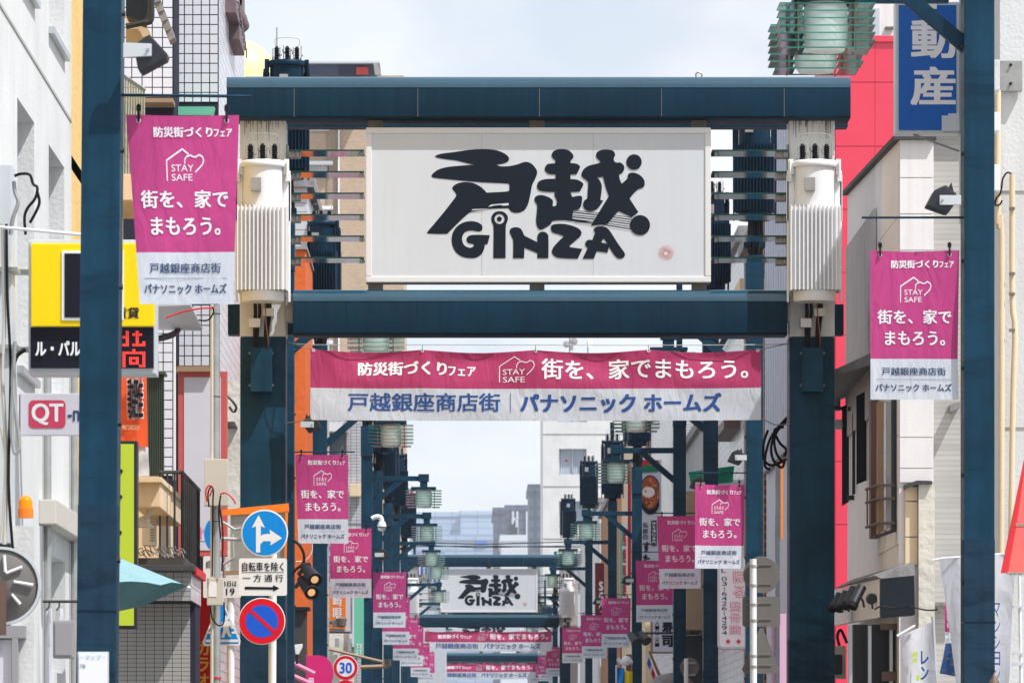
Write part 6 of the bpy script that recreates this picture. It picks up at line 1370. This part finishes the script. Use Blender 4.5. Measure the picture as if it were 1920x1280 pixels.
# shop signs, right
fs = board('food_sign', 'tall shop sign with a fried chicken bowl picture and brush characters', 'sign', (1203, 862, 1240, 1072), 144.0, .3, M['lavender'], M['case_grey'], 1)
obj('red_field', MB().pbox(1203, 862, 1235, 876, 143.97, .02), M['red'], fs); obj('green_field', MB().ppoly([(1203, 876), (1210, 870), (1228, 874), (1235, 884), (1203, 886)], 143.96, .02), M['green'], fs)
obj('bowl_print', MB().ppoly([p for p in circle(1219, 927, 21, 30, 37) if p[0] < 1238], 143.96, .01), M['dark_panel'], fs); obj('chicken_print', MB().ppoly([p for p in circle(1219, 923, 17.5, 26, 31) if p[0] < 1238], 143.945, .01), M['food_red'], fs); q = MB(); q2 = MB()
for k in range(70):
    a_ = random.uniform(0, 6.28); r_ = random.uniform(.35, .98); cx_, cy_ = 1219 + 16.5*r_*math.cos(a_), 923 + 30*r_*math.sin(a_)
    if cx_ < 1236: poly_fill((q, q2)[k % 2], [circle(cx_, cy_, random.uniform(1.3, 2.8), 7, random.uniform(1.5, 3))], pxfn(143.945, .003 + .0002*k))
obj('chicken_piece_print', q, flat('golden_fry_print', RGB(222, 128, 52, .9)), fs); obj('chicken_piece_print', q2, flat('dark_fry_print', RGB(120, 44, 20, .9)), fs)
obj('egg_print', MB().ppoly(circle(1216, 922, 12, 20, 10), 143.93, .01), M['egg'], fs)
T(fs, '伝説の', (1205, 978, 1215, 1012), 143.97, M['ink'], .03, vertical=True); T(fs, 'すた', (1205, 1013, 1219, 1060), 143.97, M['ink'], .05, vertical=True)
obj('black_field', MB().pbox(1221, 975, 1231, 1022, 143.96, .01), M['dark_panel'], fs); T(fs, '持ち帰り専門', (1223, 977, 1229.5, 1020), 143.95, M['white_print'], .02, vertical=True)
rvs = board('vertical_sign', 'thin tall red vertical sign left of the food sign', 'sign', (1176, 860, 1184, 1096), 146.0, .15, M['red'], M['road_white'], 1)
gvs = board('vertical_sign', 'green and white vertical sign with red characters, left of the thin red sign', 'sign', (1162, 984, 1175, 1124), 150.0, .2, M['green_face']); obj('white_field', MB().pbox(1167, 984, 1175, 1124, 149.98, .01), M['road_white'], gvs); T(gvs, '馬焼馬焼', (1166.5, 994, 1174, 1120), 149.97, M['red'], .04, vertical=True)
mvs = board('vertical_sign', 'maroon vertical sign with white letters low on the right side', 'sign', (1115, 1054, 1134, 1190), 176.0, .25, M['maroon'], M['case_grey'], 1); T(mvs, 'SGC', (1123, 1088, 1131, 1148), 176, M['white_print'], .05, vertical=True)
cs = thing('clinic_sign', 'large white sign with phone number and pink outlined characters and two red stars', 'sign', P(1374, 1213, 86)); ycs = 86.0
obj('case', MB().ppoly(rrect(1347, 1045, 1404, 1216, 8), ycs, .35), M['case_grey'], cs, bev=.01); obj('face', MB().ppoly(rrect(1349, 1046, 1403, 1212, 7), ycs - .01, .012), M['road_white'], cs)
T(cs, 'L', (1352.5, 1066, 1362, 1073), ycs, M['navy_print'], off=.016); 
for k, ch in enumerate('03-6426-4294'):
    y0 = 1080 + k*9.2
    if ch == '-': T(cs, 'I', (1357.3, y0 + 1, 1358.6, y0 + 8), ycs, M['navy_print'], off=.016)
    else: T(cs, ch, (1353, y0 + .6, 1363, y0 + 8.2), ycs, M['navy_print'], off=.016)
for s_, y0, y1 in (('ほる', 1068, 1122), ('整骨院', 1126, 1190)):
    T(cs, s_, (1368 + (6 if y0 < 1100 else 0), y0, 1389 + (8 if y0 < 1100 else 0), y1), ycs, M['pink_sheet'], .06, vertical=True, off=.016); T(cs, s_, (1369.3 + (6 if y0 < 1100 else 0), y0 + 1.2, 1387.7 + (8 if y0 < 1100 else 0), y1 - 1.2), ycs, M['road_white'], .0, vertical=True, off=.022)
q = MB()
for sx_ in (1365, 1384.5): poly_fill(q, [[(sx_ + (6 if k % 2 == 0 else 2.5)*math.sin(math.pi*k/5), 1202 - (6 if k % 2 == 0 else 2.5)*math.cos(math.pi*k/5)) for k in range(10)]], pxfn(ycs, .018))
obj('stars', q, M['red'], cs)
lsn = thing('lantern_sign', 'wooden framed grey sign with bold black brush characters on the right side', 'sign', P(1243, 1224, 122)); yl = 122.0
obj('frame', MB().pbox(1220, 1160, 1263, 1224, yl, .3), M['wood'], lsn, bev=.01); obj('face', MB().pbox(1224, 1163, 1263, 1221, yl - .01, .012), M['lavender'], lsn)
T(lsn, '寿司', (1241, 1162, 1262, 1214), yl, M['ink'], .07, vertical=True, off=.015); T(lsn, '八一〇二六一', (1228, 1164, 1236, 1212), yl, M['ink'], .05, vertical=True, off=.015)
for k, (x_, y_) in enumerate(((1188, 1196), (1208, 1194))):
    s_ = thing('spotlight', ['left black cone spotlight above the barber pole', 'right black cone spotlight above the barber pole'][k], 'spotlight', P(x_, y_, 120)); obj('barrel', MB().tube([P(x_ - 7, y_ - 8, 120), P(x_ + 5, y_ + 8, 119.8)], [.07, .12], 12), M['black_metal'], s_, smooth=True); obj('rod', MB().tube([P(x_ - 6, y_ - 8, 120), P(1294, 1184 + k*3, 120)], .025, 6), M['black_metal'], s_)
bp = thing('barber_pole', 'leaning white barber sign with blue and red diamonds low on the right', 'barber pole', P(1225, 1290, 110)); obj('board', MB().ppoly([(1209, 1222), (1214, 1220), (1236, 1284), (1222, 1284)], 110, .1), M['road_white'], bp); obj('blue_diamond', MB().ppoly([(1216, 1232), (1220, 1243), (1218, 1254), (1213, 1243)], 109.98, .02), M['road_blue2'], bp); obj('red_diamond', MB().ppoly([(1224, 1250), (1228, 1262), (1226, 1274), (1221, 1262)], 109.98, .02), M['road_red'], bp)
obj('frame', MB().ppoly([(1216, 1220), (1220, 1220), (1248, 1284), (1240, 1284)], 109.95, .1), M['wood'], bp)
gl_ = thing('cloth_awning', 'green cloth stretched above the pink banners on the right', 'awning', P(1330, 910, 96)); cg = MB(); clothgrid(cg, [(1291, 884), (1377, 873), (1374, 904), (1296, 911)], 96, 16, 6, .05, 1); obj('cloth', cg, M['green'], gl_, smooth=True)
gc = thing('cloth_awning', 'white lower edge of cloth below the green one', 'awning', P(1360, 912, 96.2)); cg = MB(); clothgrid(cg, [(1345, 899), (1395, 898), (1395, 912), (1345, 912)], 96.2, 6, 4, .03); obj('cloth', cg, M['white_cloth'], gc)
# backs of the road signs on a white post
bk = thing('road_sign', 'grey backs of a round, a square and a triangular road sign on one white post', 'road sign', (PX(1414, 72), 72, 0)); Yb = 71.8
obj('post', MB().tube([(PX(1413, Yb), Yb - .08, 0), (PX(1411.5, Yb), Yb - .08, PZ(1048, Yb))], .046, 12), M['road_white'], bk, smooth=True)
rdisc(bk, 1428, 1077, 34.5, Yb, M['sign_back'], 'round_back', None); obj('square_back', MB().ppoly(rrect(1392, 1118, 1463, 1174, 5), Yb, .02), M['sign_back'], bk); obj('triangle_back', MB().ppoly([(1427, 1176), (1431, 1178), (1462, 1254), (1458, 1262), (1396, 1262), (1391, 1254), (1424, 1178)], Yb, .02), M['sign_back'], bk)
for yy in (1056, 1092, 1128, 1158, 1224, 1244): obj('mounting_strip', MB().pbox(1406, yy, 1446, yy + 4, Yb - .012, .01), M['sign_back'], bk, bev=.004)
for yy in (1058, 1094, 1130, 1160, 1226, 1246): obj('clamp', MB().lathe((PX(1412, Yb), Yb - .08, PZ(yy + 5, Yb)), [(.045, 0), (.055, 0), (.055, .03), (.045, .03)], 12), M['steel'], bk)
bk2 = thing('road_sign', 'small round grey back of a road sign on a white post, low right of centre', 'road sign', (PX(1285, 100), 100, 0)); rdisc(bk2, 1293, 1250, 18, 100, M['sign_back'], 'round_back', r2=None); obj('post', MB().tube([(PX(1286, 100), 99.9, 0), (PX(1286, 100), 99.9, PZ(1234, 100))], .04, 10), M['road_white'], bk2)
for yy in (1240, 1262): obj('clamp', MB().pbox(1281, yy, 1304, yy + 4, 99.95, .04), M['steel'], bk2)
pks = board('plain_panel', 'pale pink panel right of the triangular sign back', 'sign', (1446, 1150, 1474, 1300), 78.0, .1, flat('pale_pink_sheet', RGB(226, 176, 202, .9), .5))
cbn = thing('cable_bundle', 'thick bundle of black cables hanging beside the near gate right post', 'cable', P(1455, 830, 66))
for k, pts in enumerate([[(1476, 782), (1450, 812), (1438, 840), (1434, 872), (1444, 880)], [(1474, 790), (1456, 810), (1446, 836), (1450, 862), (1466, 876), (1472, 860)], [(1470, 800), (1452, 806), (1462, 830), (1474, 842), (1470, 856)], [(1440, 806), (1432, 830), (1432, 860), (1448, 872), (1476, 860)], [(1478, 784), (1466, 796), (1452, 820), (1456, 850), (1470, 868)]]): obj('cable', MB().tube([P(a, b, 64 + .05*k) for a, b in pts], .018, 6), M['black'], cbn, smooth=True)
lg = thing('shop_window', 'orange framed shop window strip right of the first right pole', 'window', P(1465, 1290, 79)); obj('frame', MB().pbox(1464, 868, 1468, 1010, 77.9, .1), M['orange_sheet'], lg); obj('pane', MB().pbox(1454, 868, 1462, 1300, 77.92, .1), M['window'], lg)
# bits at the foot of the right row
for k, (x0, x1, y0, mm, lb) in enumerate(((1156, 1171, 1250, 'road_blue', 'light blue flag low beside the yellow one, right of centre'), (1168, 1186, 1256, 'yellow', 'yellow flag at the bottom edge right of centre'), (1266, 1282, 1246, 'road_blue', 'light blue flag beside the small round sign back'))):
    f_ = thing('shop_flag', lb, 'flag', (PX(x0, 112), 112, 0)); cg = MB(); clothgrid(cg, [(x0, y0), (x1, y0 + 2), (x1, 1330), (x0, 1330)], 112, 5, 8, .05, k); obj('cloth', cg, M[mm], f_, smooth=True); obj('pole', MB().tube([P(x0 - .5, y0 - 4, 112), (PX(x0, 112), 112, 0)], .02, 6), M['road_white'], f_)
sl2 = thing('wall_lamp', 'white ribbed lamp on an arm above the light blue flag', 'lamp', P(1172, 1242, 125)); obj('shade', MB().lathe(P(1175, 1238, 125), [(0, -.1), (.1, -.06), (.12, 0), (.1, .08), (0, .1)], 16, axis='y'), M['road_white'], sl2, smooth=True); obj('arm', MB().tube([P(1158, 1234, 125), P(1166, 1242, 125), P(1186, 1240, 125)], .05, 8), M['road_white'], sl2)
ab = thing('shop_awning', 'rounded dark shop awning at the bottom right of centre', 'awning', P(1255, 1300, 108)); obj('canopy', MB().lathe(P(1260, 1300, 108), [(0, -.1), (.5, -.1), (.46, .2), (.3, .38), (0, .44)], 20), M['roof_grey'], ab, smooth=True)
mlc = thing('red_flag', 'slim red and white strip by the fourth right pole', 'flag', P(1186, 1290, 136)); obj('cloth', MB().pbox(1174, 1226, 1184, 1300, 136, .05), mat('red_brick_strip', RGB(150, 70, 56, .9)), mlc)
# ------------------------------------------------------------------ far city
def cityblock(label, x0, x1, y0, Y, m_, dep=90, bands=0):
    t = thing('distant_building', label, 'building', (PX((x0+x1)/2, Y), Y + dep/2, 0), 'distant office buildings at the end of the street'); obj('wall', MB().box((PX(x0, Y), Y, 0), (PX(x1, Y), Y + dep, PZ(y0, Y))), M[m_], t)
    obj('roof_edge', MB().box((PX(x0, Y) - .6, Y - .6, PZ(y0, Y) + .01), (PX(x1, Y) + .6, Y + dep, PZ(y0, Y) + 2.5)), M[m_], t); return t
c1_ = cityblock('long pale blue distant building at the left of the street end', 770, 862, 968, 2870, 'city_blue'); c2_ = cityblock('paler distant building joined right of the long blue one', 862.5, 928, 966, 2842, 'city_blue')
c3_ = cityblock('slate blue distant tower in the middle of the street end', 926, 948, 962, 2240, 'city_grey'); c4_ = cityblock('second slate distant tower with white stripes', 948.5, 992, 957, 2310, 'city_grey')
for x_ in (960, 968, 986): obj('white_stripe', MB().pbox(x_, 958, x_ + 4, 1100, 2309, .8), M['city_white'], c4_)
q = MB()
for k in range(5): q.cbox(P(963 + (k % 2)*4, 985 + k*6, 2306), (1.7, 1, 7))
obj('mast', q, M['city_white'], c4_)
c5_ = cityblock('dark slate distant tower touching the white apartment block', 992.5, 1014, 920, 1960, 'city_grey', 60); obj('mast', MB().tube([P(997, 920, 1960), P(997, 910, 1960)], .5, 5), M['city_grey'], c5_)
c6_ = cityblock('low white distant block before the slate towers', 940, 996, 1014, 2100, 'city_white'); c7_ = cityblock('low blue-grey distant block above the second gate', 770, 940, 1012, 2450, 'city_blue')
obj('blue_panel', MB().pbox(893, 1015, 913, 1020, 2449, .4), M['road_blue2'], c7_)
for k, (a, b, c_) in enumerate(((1016, 1020, 1014), (1020, 1026, 1022), (1024, 1023, 1026))):
    ow_ = thing('overhead_wire', ['uppermost', 'middle', 'lowest'][k] + ' of three thin wires crossing far above the second gate', 'wire', P(900, 1020, 320 + k), 'wires crossing far down the street'); obj('wire', MB().tube([P(760, a, 320 + k), P(900, b, 320 + k), P(1110, c_, 320 + k)], .03, 4), M['black'], ow_)
nt_ = thing('bird_netting_rail', 'row of thin spikes along the second gate top', 'railing', P(900, 1036, 223)); q = MB()
for k in range(64): q.tube([P(768 + k*4.1, 1037, 222.8), P(768 + k*4.1 + random.uniform(-1, 1), 1029, 222.8)], .008, 3)
obj('spikes', q, M['steel'], nt_, kind='stuff')
# ------------------------------------------------------------------ air
hz = MB().box((-700, -6, -1.6), (700, 3100, 150))
vm = bpy.data.materials.new('air'); vm.use_nodes = True; vt = vm.node_tree
for n in list(vt.nodes):
    if n.type == 'BSDF_PRINCIPLED': vt.nodes.remove(n)
pv = vt.nodes.new('ShaderNodeVolumePrincipled'); pv.inputs['Density'].default_value = HAZE = 0.0001; pv.inputs['Color'].default_value = (0.86, 0.92, 1.0, 1); pv.inputs['Anisotropy'].default_value = 0.2
vt.links.new(pv.outputs[0], vt.nodes['Material Output'].inputs['Volume'])
obj('haze', hz, vm, kind='stuff')
